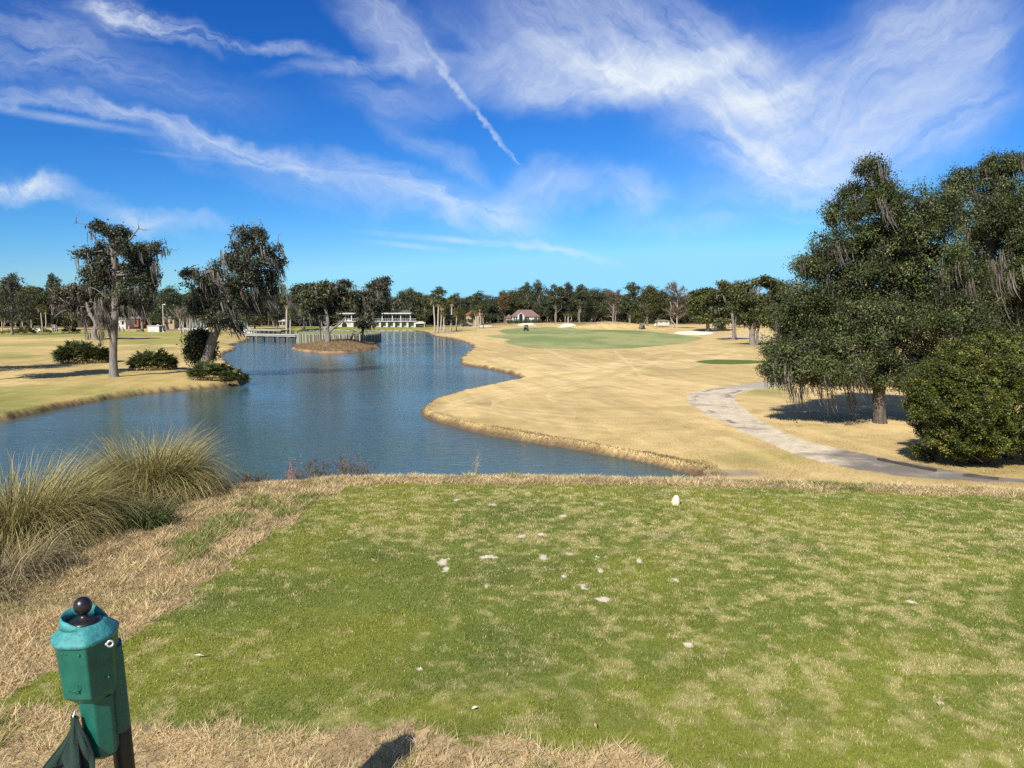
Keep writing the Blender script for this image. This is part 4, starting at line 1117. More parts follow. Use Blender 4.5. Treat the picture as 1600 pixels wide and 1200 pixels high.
# ------------------------------------------------------------------ near plants on the tee bank
def strand_clump(name, label, cat, x, y, n, L, spread, wdt, cols, seed, wind=(0.25, 0.05), arch=1.0, group=None, stiff=0.5, rad=0.18):
    rg = np.random.default_rng(seed)
    z = tz(x, y)
    root = empty(name, (x, y, z - 0.03), 0, label, cat, group)
    a = rg.uniform(0, 2 * math.pi, n); q = np.sqrt(rg.random(n)) * rad
    base = np.stack([np.cos(a) * q, np.sin(a) * q, np.zeros(n)], -1)
    gz = terrain(base[:, 0] + x, base[:, 1] + y) - z
    base[:, 2] = gz
    ln = rg.uniform(L[0], L[1], n) * np.where(rg.random(n) < .35, rg.uniform(.4, .8, n), 1)
    da = a + rg.normal(0, .7, n)
    dx_ = np.cos(da) * spread + wind[0] * rg.uniform(.3, 1.5, n); dy_ = np.sin(da) * spread + wind[1]
    hd = np.hypot(dx_, dy_) + 1e-6; dx_ /= hd; dy_ /= hd
    m = 8; t = np.linspace(0, 1, m)
    el0 = np.pi / 2 - rg.uniform(0.03, 0.5, n) * np.clip(q / rad + .25, 0, 1)
    bend = rg.uniform(0.45, 2.5, n) * arch * (0.45 + 0.8 * hd)
    ang = el0[:, None] - bend[:, None] * t[None] ** 1.6
    st_ = ln[:, None] / (m - 1)
    hor = np.concatenate([np.zeros((n, 1)), np.cumsum(np.cos(ang[:, 1:]) * st_, 1)], 1); ver = np.concatenate([np.zeros((n, 1)), np.cumsum(np.sin(ang[:, 1:]) * st_, 1)], 1)
    px_ = base[:, None, 0] + dx_[:, None] * hor; py_ = base[:, None, 1] + dy_[:, None] * hor; pz_ = base[:, None, 2] + ver
    p = np.stack([px_, py_, pz_], -1) + rg.normal(0, .006, (n, m, 3)) * t[None, :, None]
    sa = rg.uniform(0, math.pi, n); sv = np.stack([np.cos(sa), np.sin(sa), np.zeros(n)], -1)
    w = (rg.uniform(wdt[0], wdt[1], n)[:, None] * np.interp(t, [0, .4, 1], [.8, 1, .12])[None])[..., None] / 2
    v = np.stack([p - sv[:, None] * w, p + sv[:, None] * w], 2).reshape(-1, 3)
    k0 = (np.arange(n) * m * 2)[:, None] + np.arange(m - 1)[None] * 2
    q4 = np.stack([k0, k0 + 1, k0 + 3, k0 + 2], -1).reshape(-1, 4)
    c0, c1, c2 = [np.array(c) for c in cols]
    mixr = rg.random(n)[:, None, None]
    tt = t[None, :, None]
    c = c0 * (1 - tt) + (c1 * (1 - mixr) + c2 * mixr) * tt
    c = c * rg.uniform(.6, 1.3, n)[:, None, None]
    c = np.repeat(c[:, :, None, :], 2, 2).reshape(-1, 3)
    mb = MB(); mb.add(v, q4, c)
    mb.build('blades', M_GRASS, root)
    return root
GC_ = [(0.115, 0.12, 0.022), (0.22, 0.20, 0.046), (0.54, 0.44, 0.21)]
strand_clump('cordgrass_clump', 'arching olive grass clump nearest the pond, right of the larger clump', 'grass clump', -3.40, 7.1, 13000, (0.45, 1.02), 0.9, (.0045, .0085), GC_, 71, (0.22, 0), 1.0, 'tall grass clumps on the tee bank', rad=.20)
strand_clump('cordgrass_clump', 'largest arching grass clump on the slope left of the tee', 'grass clump', -3.75, 5.7, 16000, (0.5, 1.1), 0.85, (.0045, .0085), GC_, 72, (0.45, 0), 1.05, 'tall grass clumps on the tee bank', rad=.28)
strand_clump('cordgrass_clump', 'grass clump cut by the left picture edge', 'grass clump', -4.55, 6.1, 9000, (0.5, 1.05), 0.8, (.0045, .0085), GC_, 73, (0.3, 0), 1.0, 'tall grass clumps on the tee bank', rad=.26)
DG_ = [(0.11, 0.09, 0.045), (0.32, 0.26, 0.13), (0.50, 0.40, 0.22)]
strand_clump('dead_grass_tuft', 'grey tangled dead grass at the foot of the largest clump', 'grass clump', -3.35, 4.85, 2200, (0.25, 0.62), 1.0, (.003, .006), DG_, 74, (0.1, -.1), 1.7, rad=.34)
strand_clump('dead_grass_tuft', 'brown dead grass tuft between the two arching clumps', 'grass clump', -3.22, 6.3, 1500, (0.2, 0.5), 1.0, (.003, .006), DG_, 75, (0.2, -.1), 1.6, rad=.3)
strand_clump('dead_grass_tuft', 'fringe of dead grass under the clump nearest the pond', 'grass clump', -2.98, 7.0, 1300, (0.15, 0.42), 1.0, (.003, .006), DG_, 76, (0.2, -.1), 1.6, rad=.26)
strand_clump('dead_grass_tuft', 'low dead grass spilling toward the ball washer at the left edge', 'grass clump', -3.25, 4.35, 1300, (0.18, 0.42), 1.0, (.003, .006), DG_, 78, (0.1, -.2), 1.7, rad=.28)
strand_clump('sedge_plant', 'small dark green sedge below the arching clumps', 'plant', -2.9, 5.95, 420, (0.18, 0.34), 0.8, (.007, .012), [(0.06, 0.085, 0.02), (0.085, 0.115, 0.03), (0.13, 0.15, 0.05)], 77, (0.05, -.05), 1.0, rad=.14)

def dead_weed(label, px, py_top, Y, hpx, wpx, n, seed, col=(0.13, 0.088, 0.052)):
    rg = np.random.default_rng(seed)
    x = (px - 800) / F_PX * Y; z = tz(x, Y); top = A(px, py_top, Y)[2]
    root = empty('dead_weed', (x, Y, z), 0, label, 'weed', 'dead weeds behind the tee edge')
    mb = MB(); W = wpx * Y / F_PX / 2; H = max(top - z, .2)
    for k in range(n):
        b = np.array([rg.normal(0, W * .5), rg.normal(0, .06), 0]); e = b + np.array([rg.normal(.04, W * .35), rg.normal(0, .06), H * rg.uniform(.6, 1)])
        p = limb(mb, b, e, .003, .0015, 0, 6, 3, rg, .04)
        for _ in range(12):
            s_ = p[rg.integers(2, 6)]; d = unit(rg.normal(size=3) + np.array([.2, 0, .8])) * rg.uniform(.04, .13)
            sv = unit(np.cross(d, rg.normal(size=3))) * .003
            mb.add(np.array([s_ - sv, s_ + sv, s_ + d]), np.array([[0, 1, 2]]), np.array(col) * rg.uniform(.6, 1.4))
            for _ in range(3):
                c = s_ + d * rg.uniform(.4, 1); v = rg.normal(0, .006, (3, 3)) + c
                mb.add(v, np.array([[0, 1, 2]]), np.array(col) * rg.uniform(.6, 1.6))
    mb.c = [np.where(np.abs(c - .5) < 1e-6, np.array(col, np.float32), c) for c in mb.c]
    mb.build('stems', M_MOSS, root)
dead_weed('reddish dead weed nearest the arching grass clump', 372, 741, 8.3, 40, 52, 34, 81)
dead_weed('upright rust coloured weed stalk right of the grass clumps', 442, 722, 8.9, 40, 8, 7, 82, (0.32, 0.15, 0.08))
dead_weed('feathery brown weed beside the upright rust stalk', 470, 719, 9.0, 40, 38, 26, 83)
dead_weed('tallest feathery brown weed at the corner of the tee', 535, 709, 9.0, 40, 42, 34, 84)
dead_weed('sparse brown weed tips at the tee corner', 572, 727, 9.1, 20, 22, 8, 85)
dead_weed('low russet weed mat between the two feathery weeds', 500, 728, 9.0, 25, 34, 22, 88)
dead_weed('dense low reddish weed right beside the arching grass clump', 395, 748, 8.5, 30, 40, 30, 89)
dead_weed('single thin pale weed standing at the tee front edge', 741, 713, 8.8, 30, 12, 3, 86, (0.30, 0.26, 0.16))
dead_weed('lone bare stalk above the left grass clump', 56, 655, 7.0, 60, 3, 1, 87, (0.13, 0.10, 0.07))

# ------------------------------------------------------------------ ball washer, towel, tee marker, stake
M_GREEN = mat_plain('green_plastic', (0.004, 0.090, 0.066), 0.42, 0.3, 30, bump=.08, bscale=160)
M_FADED = mat_plain('faded_turquoise', (0.034, 0.205, 0.205), 0.6, 0.45, 75, bump=.15, bscale=220)
M_BLACK = mat_plain('black_plastic', (0.012, 0.012, 0.013), 0.34, 0.3, 30)
M_POST = mat_plain('black_post', (0.008, 0.009, 0.010), 0.5, 0.3, 30, bump=.1, bscale=120)
M_STEEL = mat_plain('bright_steel', (0.55, 0.57, 0.56), 0.35, 0.15, 30, metal=0.6)
M_CLOTH = mat_plain('green_cloth', (0.012, 0.034, 0.027), 0.9, 0.3, 30, bump=.5, bscale=420)
M_WHITE = mat_plain('white_paint', (0.75, 0.74, 0.70), 0.55, 0.1, 4)

wpos = P(136, 992, 0.93)
leanv = Matrix.Rotation(R(-2.2), 4, 'Y') @ Matrix.Rotation(R(2.0), 4, 'X')
wroot = empty('ball_washer', (0, 0, 0), 0, 'green golf ball washer with black knob on a leaning black post', 'ball washer')
basept = Vector(wpos) - (leanv.to_3x3() @ Vector((0, 0, 0.93)))
wroot.matrix_world = Matrix.Translation((basept.x, basept.y, tz(basept.x, basept.y) - 0.0)) @ leanv @ Matrix.Rotation(R(30), 4, 'Z') @ Matrix.Diagonal((.94, .94, 1, 1))
def out2(sc, z, shape, dx=0, dy=0):
    return [(x * sc + dx, y * sc + dy, z) for x, y in shape]
def roundpoly(pts, n=4, r=.22):
    o = []
    for i in range(len(pts)):
        p0, p1, p2 = np.array(pts[i - 1]), np.array(pts[i]), np.array(pts[(i + 1) % len(pts)])
        a = p1 + (p0 - p1) * r; b = p1 + (p2 - p1) * r
        for k in range(n):
            t = k / (n - 1); o.append(tuple((1 - t) ** 2 * a + 2 * t * (1 - t) * p1 + t * t * b))
    return o
hexa = [(-.006, -.076), (-.064, -.034), (-.070, .028), (-.040, .064), (.048, .064), (.066, .020), (.050, -.036)]
shB = roundpoly(hexa, 4, .07); shL = roundpoly(hexa, 6, .30)
mb = MB()
mb.loft([out2(.42, .775, shB, .012, .004), out2(.62, .782, shB, .008), out2(.93, .808, shB), out2(.955, .84, shB), out2(1.0, .90, shB), out2(1.02, .93, shB)])
mb.build('body', M_GREEN, wroot)
mb = MB()
for (xx, yy, zz, l) in [(-.040, -.060, .842, 14)]:
    arc = [np.array([xx + .012 * math.cos(t), yy + .006 * math.cos(t) * -.4 - .0015, zz + .010 * math.sin(t)]) for t in np.linspace(-math.pi * .9, .2, 10)]
    mb.tube(arc, .0012, 5)
mb.build('moulded_arc', M_GREEN, wroot, True)
for rx_, ry_, rz_ in [(-.054, -.0405, .915), (-.046, -.047, .915), (-.020, -.069, .913), (-.030, -.059, .826), (.036, -.049, .84)]:
    mb = MB(); mb.lathe([(.0001, .0022), (.0022, .0016), (.003, 0), (.003, -.003)], 10); v_ = mb.v[0]; mb.v[0] = np.stack([v_[:, 0] + rx_, -v_[:, 2] + ry_, v_[:, 1] + rz_], -1).astype(np.float32)
    mb.build('rivet', M_GREEN, wroot, True)
low = [(-.002, -.044), (-.030, -.026), (-.032, .020), (-.010, .040), (.040, .040), (.046, .004), (.034, -.034)]
lo = roundpoly(low, 4, .12)
mb = MB(); mb.loft([out2(.72, .640, lo, .006, .006), out2(.9, .652, lo, .003), out2(1.0, .69, lo), out2(1.05, .79, lo)])
mb.build('lower_housing', M_GREEN, wroot)
mb = MB(); mb.loft([out2(1.05, .927, shL), out2(1.095, .928, shL), out2(1.12, .932, shL), out2(1.12, .9355, shL), out2(1.09, .938, shL), out2(1.02, .942, shL), out2(.82, .953, shL), out2(.64, .962, shL), out2(.50, .963, shL)])
lid = mb.build('lid', M_FADED, wroot, True)
# raised hood round the knob
mb = MB(); ring_i = []; n_ = 28
rings = [[], [], [], []]
for k in range(n_):
    t = R(20) + R(250) * k / (n_ - 1)
    e = min(1, min(k, n_ - 1 - k) / 5)
    hgt = .004 + .026 * e * (0.75 + 0.25 * math.sin(t))
    cx, cy = math.cos(t), math.sin(t)
    rx_, ry_ = .050, .046
    rings[0].append((cx * rx_ * 1.10 - .002, cy * ry_ * 1.10 + .006, .958)); rings[1].append((cx * rx_ - .002, cy * ry_ + .006, .958 + hgt))
    rings[2].append((cx * rx_ * .93 - .002, cy * ry_ * .93 + .006, .958 + hgt)); rings[3].append((cx * rx_ * .90 - .002, cy * ry_ * .90 + .006, .958))
v = np.array(rings).transpose(1, 0, 2).reshape(-1, 3)
q = [(4 * k + j, 4 * k + (j + 1) % 4, 4 * (k + 1) + (j + 1) % 4, 4 * (k + 1) + j) for k in range(n_ - 1) for j in range(4)]
mb.add(v, [np.array(q), np.array([0, 1, 2, 3]), np.array([4 * n_ - 1, 4 * n_ - 2, 4 * n_ - 3, 4 * n_ - 4])])
mb.build('hood', M_FADED, lid, True)
prof = [(.0, .960), (.036, .960), (.037, .964), (.034, .968), (.022, .970), (.012, .974), (.0085, .978), (.0085, .982)]
for k in range(15):
    t = R(-64) + R(154) * k / 14
    prof.append((max(.0205 * math.cos(t), .0002), 1.0005 + .0205 * math.sin(t)))
mb = MB(); mb.lathe(prof, 32, (-.002, .002, 0)); mb.build('knob', M_BLACK, wroot, True)
mb = MB()
arc = [np.array([.046 + .0065 * math.cos(t), -.062 - .001, .922 + .0065 * math.sin(t)]) for t in np.linspace(0, 2 * math.pi, 17)]
mb.tube(arc, .0024, 8); mb.tube([(.036, -.060, .922), (.041, -.0625, .922)], .003, 8)
mb.build('eye_bolt', M_STEEL, wroot, True)
mb = MB(); mb.tube([(.050, .034, z) for z in (-.25, .3, .6, .86)], .0235, 20); mb.build('post', M_POST, wroot, True)
mb = MB(); mb.loft([[(x, y, z) for x, y in roundpoly([(.028, -.004), (.028, .062), (.072, .062), (.072, .012), (.056, -.006)], 3, .15)] for z in (.68, .68001, .87, .885)])
mb.build('bracket', M_GREEN, wroot)
mb = MB(); mb.box((.0725, .018, .715), (.0735, .05, .775)); mb.build('sticker', mat_plain('grey_sticker', (.42, .45, .46), .5, .5, 60), wroot)
mb = MB(); mb.tube([(-.030, -.02, .775), (-.042, -.03, .772), (-.047, -.034, .760), (-.044, -.034, .748)], .0022, 8); mb.build('hook', M_STEEL, wroot, True)
# towel
tw = wroot.matrix_world @ Vector((-.044, -.036, .752))
troot = empty('towel', tuple(tw), 0, 'crumpled dark green towel hanging from the ball washer hook', 'towel')
mb = MB(); m_, n_ = 60, 72; vv = []
for i in range(m_):
    t = i / (m_ - 1)
    z_ = .012 - .40 * t
    bumpx = math.exp(-((t - .20) / .06) ** 2) + .55 * math.exp(-((t - .36) / .05) ** 2)
    rad = .007 + .016 * float(smooth(np.array((t - .02) / .22))) + .010 * t
    for j in range(n_):
        a = 2 * math.pi * j / n_
        k_ = min(1, t * 5)
        fold = 1 + k_ * (.42 * math.sin(4 * a + 2.5 * t + 1) + .24 * math.sin(7 * a - 9 * t) + .12 * math.sin(13 * a + 14 * t))
        lf = max(0, -math.cos(a)) ** 2
        vv.append((math.cos(a) * rad * fold * 1.1 + .008 * t - .024 * bumpx * lf * k_ + .006 * math.sin(16 * t + 2 * a) * k_, math.sin(a) * rad * fold * .75 - .014 * bumpx * lf - .004 * math.sin(22 * t + 3 * a) * k_, z_ + .02 * math.sin(2 * a + 1) * t - .035 * bumpx * lf * k_))
v = np.array(vv); q = [(i * n_ + j, i * n_ + (j + 1) % n_, (i + 1) * n_ + (j + 1) % n_, (i + 1) * n_ + j) for i in range(m_ - 1) for j in range(n_)]
mb.add(v, np.array(q)); mb.build('cloth', M_CLOTH, troot, True)
mb = MB(); mb.tube([v[i * n_ + 38] * np.array([1.02, 1.02, 1]) for i in range(1, m_)], .0016, 5); mb.build('hem', M_CLOTH, troot, True)

mk = P(1056, 789, 0)
mroot = MB()
mr = np.random.default_rng(4); ringz = [(0.0, .034), (.025, .041), (.055, .036), (.078, .025), (.088, .015)]
mroot.loft([[(math.cos(a) * r_ * (1 + .12 * math.sin(3 * a + z_ * 30)) * .95, math.sin(a) * r_ * .85, z_ - .005) for a in np.linspace(0, 2 * math.pi, 9)[:-1]] for z_, r_ in ringz])
o = mroot.build('tee_marker', mat_plain('tee_marker_paint', (.66, .60, .40), .7, .25, 25, bump=.4, bscale=60))
o.location = (mk[0], mk[1], tz(mk[0], mk[1])); o.rotation_euler = (0, R(4), .5)
tag(o, 'small cream painted stone tee marker on the green tee', 'tee marker')
# fallen leaves and twigs on the tee
for k, (px, py, lab, ln, col) in enumerate([(742, 1112, 'pale broken golf tee lying on the turf near the bottom', .03, (.7, .68, .6)), (930, 1138, 'tan dead leaf on the turf near the bottom edge', .04, (.42, .27, .13)), (312, 1028, 'pale dry twig on the turf right of the ball washer', .06, (.5, .42, .3)),
                                            (1466, 1103, 'tan fallen leaf at the lower right of the tee', .04, (.5, .38, .22))]):
    p = P(px, py, 0); mb = MB()
    v = [(-ln / 2, 0, .012), (-ln * .15, ln * .16, .017), (ln / 2, 0, .014), (-ln * .1, -ln * .17, .015), (0, 0, .022)]
    mb.add(v, np.array([(0, 3, 4), (3, 2, 4), (2, 1, 4), (1, 0, 4)]), col)
    o = mb.build('fallen_leaf' if k in (1, 3) else ('twig' if k == 2 else 'broken_tee'), M_VC); o.location = (p[0], p[1], tz(p[0], p[1])); o.rotation_euler = (0, 0, k * 1.3 + .4)
    tag(o, lab, 'leaf' if k in (1, 3) else ('twig' if k == 2 else 'golf tee'))
# red hazard stake
p = G(820, 679); st = MB(); st.tube([(0, 0, -.2), (0, 0, .34)], .022, 6, (.55, .06, .03)); st.lathe([(.022, .34), (.012, .37), (.001, .375)], 6, col=(.55, .06, .03))
o = st.build('hazard_stake', M_VC); o.location = (p[0], p[1], tz(p[0], p[1])); tag(o, 'short red hazard stake on the pond bank', 'stake')
# timbers beside the path
for a_, b_, lab in [((1372, 719), (1462, 737), 'long dark timber edging laid along the cart path'), ((1505, 744), (1560, 750), 'black rotten timber beside the path below the round bush')]:
    p0, p1 = G(*a_), G(*b_); p0[2] = tz(p0[0], p0[1]); p1[2] = tz(p1[0], p1[1])
    d = p1 - p0; L = np.linalg.norm(d); mb = MB(); xs = np.linspace(0, L, 9)
    mb.loft([[(x_, -.06 + .01 * math.sin(x_ * 9), -.05), (x_, .06, -.05), (x_, .055, .075 + .012 * math.sin(x_ * 7)), (x_, -.055, .08 + .01 * math.cos(x_ * 5))] for x_ in xs], (.05, .042, .035))
    o = mb.build('path_timber', M_VC); o.location = tuple(p0); o.rotation_euler = (0, -math.asin(d[2] / L), math.atan2(d[1], d[0])); tag(o, lab, 'timber')

SUN_E = 4.8
SKY_S = 0.1
CLOUD_C = (.80, .88, .97)
EXPO = 0.7
# ------------------------------------------------------------------ buildings
M_WALLW = mat_plain('white_render', (0.44, 0.43, 0.40), 0.7, 0.08, 1.2)
M_GREY = mat_plain('grey_panel', (0.30, 0.30, 0.31), 0.7, 0.15, 2)
M_GLASS_SHADE = mat_plain('glass_and_opening_shade', (0.012, 0.016, 0.022), 0.12, 0.3, 1)  # dark glass, also the painted shade inside open arch and doorway
M_RAIL = mat_plain('pale_railing', (0.55, 0.55, 0.53), 0.5, 0.1, 3)
M_ROOFB = mat_plain('brown_shingle', (0.17, 0.105, 0.085), 0.85, 0.2, 3, bump=.4, bscale=8)
M_ROOFO = mat_plain('orange_tile', (0.22, 0.075, 0.045), 0.85, 0.2, 3, bump=.4, bscale=8)
M_ROOFG = mat_plain('grey_shingle', (0.19, 0.17, 0.15), 0.85, 0.2, 3)
M_ROOFD = mat_plain('dark_shingle', (0.085, 0.08, 0.075), 0.85, 0.2, 3)
M_TAN = mat_plain('tan_wall', (0.27, 0.21, 0.15), 0.8, 0.12, 2)
M_WOOD = mat_plain('weathered_wood', (0.34, 0.32, 0.26), 0.85, 0.3, 3, bump=.3, bscale=20)
M_WOODD = mat_plain('dark_wet_wood', (0.10, 0.09, 0.065), 0.8, 0.35, 3, bump=.3, bscale=20)
M_TYRE = mat_plain('tyre_rubber', (0.015, 0.015, 0.015), 0.8, 0.2, 8)

class Site:
    """local metres of something seen front-on at distance Y"""
    def __init__(s, Y, px0, zbase): s.Y = Y; s.o = A(px0, 500, Y); s.o[2] = zbase
    def x(s, px): return A(px, 500, s.Y)[0] - s.o[0]
    def z(s, py): return A(800, py, s.Y)[2] - s.o[2]

def part_box(name, lo, hi, mat, parent):
    mb = MB(); mb.box(lo, hi); return mb.build(name, mat, parent)

def hip(mb, x0, x1, y0, y1, z0, z1, inset, over=.4, mi=0):
    x0 -= over; x1 += over; y0 -= over; y1 += over; ym = (y0 + y1) / 2
    v = [(x0, y0, z0), (x1, y0, z0), (x1, y1, z0), (x0, y1, z0), (x0 + inset, ym, z1), (x1 - inset, ym, z1), (x0, y0, z0 - .18), (x1, y0, z0 - .18), (x1, y1, z0 - .18), (x0, y1, z0 - .18)]
    mb.add(v, [np.array([(0, 1, 5, 4), (2, 3, 4, 5), (6, 7, 1, 0), (7, 8, 2, 1), (8, 9, 3, 2), (9, 6, 0, 3), (9, 8, 7, 6)]), np.array([(1, 2, 5), (3, 0, 4)])], mi=mi)

# white clubhouse
s = Site(325, 589, -3.15)
cl_ = empty('clubhouse', tuple(s.o), 0, 'long white two storey clubhouse with flat roof across the pond', 'building')
xl, xr = s.x(528), s.x(650); zd = s.z(501.6)
part_box('left_block', (s.x(528), 0, -.8), (s.x(552), 9, zd - .25), M_WALLW, cl_)
part_box('recess_wall', (s.x(552), 1.6, -.8), (xr, 9, zd - .25), M_GREY, cl_)
for p_ in [560.5, 571.5, 582.5, 593.5, 604.5, 615.5, 626, 636.5, 648]:
    part_box('pillar', (s.x(p_) - .42, 0, -.8), (s.x(p_) + .42, 1.6, zd - .25), M_WALLW, cl_)
part_box('deck', (xl - .3, -.6, zd - .25), (xr + .3, 9.3, zd), M_WALLW, cl_)
arch_ = MB(); ax_ = s.x(538)
arch_.loft([[(ax_ + 1.1 * math.cos(a), y_, 1.1 + (1.0 * math.sin(a) if a > 0 and a < math.pi else 0)) for a in np.linspace(0, math.pi, 9)] + [(ax_ - 1.1, y_, -.7), (ax_ + 1.1, y_, -.7)] for y_ in (-.012, .3)])
arch_.build('archway', M_GLASS_SHADE, cl_)  # solid dark panel, shade of the open arch put into its colour
for p_ in (531.5, 545.5):
    part_box('window', (s.x(p_) - .5, -.012, 1.1), (s.x(p_) + .5, .2, 1.9), M_GREY, cl_)
rl = MB()
for p_ in np.arange(528, 651, 3.1): rl.box((s.x(p_) - .03, -.55, zd), (s.x(p_) + .03, -.49, zd + .95))
rl.box((xl - .3, -.57, zd + .95), (xr + .3, -.47, zd + 1.02)); rl.box((xl - .3, -.55, zd + .45), (xr + .3, -.49, zd + .48)); rl.build('railing', M_RAIL, cl_)
zr = s.z(490.6)
part_box('upper_block', (s.x(533), 1.5, zd), (s.x(549), 9, zr), M_WALLW, cl_)
part_box('upper_glazing', (s.x(549), 2.2, zd), (s.x(638), 9, zr), M_GLASS_SHADE, cl_)
for p_ in (536, 541, 545.5): part_box('window', (s.x(p_) - .45, 1.488, zd + .4), (s.x(p_) + .45, 1.7, zr - .5), M_GLASS_SHADE, cl_)
for p_ in np.arange(552, 640, 5.4): part_box('mullion', (s.x(p_) - .06, 2.12, zd), (s.x(p_) + .06, 2.2, zr), M_GREY, cl_)
for p_ in (549, 565, 581, 597, 613, 626, 641): part_box('column', (s.x(p_) - .16, .2, zd), (s.x(p_) + .16, .5, zr), M_WALLW, cl_)
part_box('roof', (s.x(526), -.8, zr), (s.x(642.5), 9.6, s.z(488.8)), M_WALLW, cl_)
g_ = MB(); hip(g_, s.x(618), s.x(638), 10, 17, s.z(488.5), s.z(483), 3); g_.build('rear_roof', M_ROOFD, cl_)
part_box('rear_wall', (s.x(618), 10, -.8), (s.x(638), 17, s.z(488.6)), M_TAN, cl_)
# marquee to its right
s = Site(322, 656, -2.9); t_ = empty('marquee', tuple(s.o), 0, 'low white marquee at the right end of the clubhouse', 'tent')
c_ = MB(); c_.loft([[(s.x(648.5), y_, s.z(505)), (s.x(653), y_, s.z(502.4)), (s.x(659), y_, s.z(502.2)), (s.x(663.5), y_, s.z(504.5)), (s.x(663.4), y_, s.z(505.5)), (s.x(648.6), y_, s.z(506))] for y_ in (0, 5)]); c_.build('canopy', M_WALLW, t_)
for p_ in (649, 663):
    for y_ in (.1, 4.9): part_box('post', (s.x(p_) - .06, y_ - .06, -.5), (s.x(p_) + .06, y_ + .06, s.z(505.2)), M_RAIL, t_)
# hip roofed house
zb = tz(A(816, 500, 360)[0], 360)
s = Site(360, 816, min(zb, -1.5)); h_ = empty('house', tuple(s.o), 0, 'white house with brown hip roof and arched gabled entrance', 'house')
ze = s.z(494.2)
part_box('wall', (s.x(800), 0, -1), (s.x(841), 10, ze - .02), M_WALLW, h_)
r_ = MB(); hip(r_, s.x(799), s.x(842), -.2, 10.4, ze, s.z(483.8), 3.6); r_.build('roof', M_ROOFB, h_)
part_box('side_wing', (s.x(790), 1, -1), (s.x(800), 9, s.z(496.4)), M_TAN, h_)
r_ = MB(); hip(r_, s.x(790), s.x(800.5), 1, 9, s.z(496.3), s.z(490.8), 2.0); r_.build('wing_roof', M_ROOFB, h_)
e_ = MB(); xm = s.x(813.8); hw = 5 * .2995
e_.add([(xm - hw, -1.8, -1), (xm - hw, -1.8, s.z(492.5)), (xm, -1.8, s.z(488.4)), (xm + hw, -1.8, s.z(492.5)), (xm + hw, -1.8, -1), (xm - hw, 3, -1), (xm - hw, 3, s.z(492.5)), (xm, 3, s.z(488.4)), (xm + hw, 3, s.z(492.5)), (xm + hw, 3, -1)],
       [np.array([(0, 4, 3, 2, 1)]), np.array([(0, 1, 6, 5), (1, 2, 7, 6), (2, 3, 8, 7), (3, 4, 9, 8)])])
e_.build('entrance_gable', M_WALLW, h_)
a_ = MB(); a_.loft([[(xm + .8 * math.cos(a), y_, s.z(493) + .9 * math.sin(a)) for a in np.linspace(0, math.pi, 9)] + [(xm - .8, y_, -.5), (xm + .8, y_, -.5)] for y_ in (-1.815, -1.5)]); a_.build('door', M_GLASS_SHADE, h_)
for p_ in (803.4, 806.6, 820.5, 823, 825.5, 836, 838.5): part_box('window', (s.x(p_) - .28, -.03, s.z(499.8)), (s.x(p_) + .28, .2, s.z(495.4)), M_GLASS_SHADE, h_)
for p_ in (818.5,): part_box('porch_column', (s.x(p_) - .25, -2.0, -1), (s.x(p_) + .25, -1.6, s.z(493)), M_WALLW, h_)
for k_, (px_, w_) in enumerate([(798, 12), (807, 8), (821, 10), (832, 12), (841, 10)]):
    bush('garden_shrub', ['wide shrub at the left wing', 'small shrub left of the entrance', 'shrub right of the entrance', 'wide shrub below the right windows', 'shrub at the right corner'][k_] + ' of the hip roofed house', 350, (px_, 505), [(px_ - w_ * .25, 502.5, w_ * .3, 2), (px_ + w_ * .2, 502, w_ * .32, 2.4), (px_, 503.5, w_ * .4, 1.6)], 90, 10, .4, .4, GRN_D, 90 + k_, 'shrubs before the hip roofed house')
# orange roofed house
s = Site(352, 730, -1.9); h_ = empty('house', tuple(s.o), 0, 'tan house with orange tiled roofs behind the palm trio', 'house')
part_box('wall', (s.x(728), 0, -1), (s.x(752), 9, s.z(491.8)), M_TAN, h_); r_ = MB(); hip(r_, s.x(727.6), s.x(752.4), 0, 9, s.z(491.7), s.z(484.6), 2.4); r_.build('roof', M_ROOFO, h_)
part_box('low_wing', (s.x(716), .5, -1), (s.x(727.9), 8, s.z(496.2)), M_TAN, h_); r_ = MB(); hip(r_, s.x(716), s.x(727.4), .5, 8, s.z(496), s.z(490), 1.6); r_.build('wing_roof', M_ROOFO, h_)
for p_ in (720, 724.5, 732, 738): part_box('window', (s.x(p_) - .4, -.03, s.z(501)), (s.x(p_) + .4, .9, s.z(498)), M_GLASS_SHADE, h_)
# small houses on the far left
def small_house(px0, px1, py_e, py_r, Y, zb, wall, roof, label):
    s = Site(Y, (px0 + px1) / 2, zb); h = empty('house', tuple(s.o), 0, label, 'house')
    part_box('wall', (s.x(px0), 0, -1), (s.x(px1), 6, s.z(py_e) - .02), wall, h)
    r = MB(); hip(r, s.x(px0), s.x(px1), 0, 6, s.z(py_e), s.z(py_r), 1.6); r.build('roof', roof, h)
    w = (px1 - px0) / 4
    for k in (1, 3): part_box('window', (s.x(px0 + k * w) - .4, -.03, s.z(py_e) * .45), (s.x(px0 + k * w) + .4, .2, s.z(py_e) * .8), M_GLASS_SHADE, h)
small_house(199, 216, 497.5, 493, 285, -2.9, M_ROOFO, M_ROOFG, 'orange brick house half hidden behind the slim straight oak')
small_house(254, 272, 496.5, 494.3, 280, -2.9, M_TAN, M_ROOFG, 'tan hut with grey roof behind the lamp post')
small_house(178, 196, 498.5, 495, 275, -2.9, M_WALLW, M_ROOFG, 'pale bungalow behind the trunk of the slim straight oak')
small_house(436, 446, 501.5, 498.8, 300, -3.0, M_TAN, M_WALLW, 'little pavilion with pale roof left of the lone palm')
small_house(1028, 1046, 501.6, 499.5, 322, -1.6, M_WALLW, M_ROOFG, 'white house glimpsed behind the brown leafless tree')

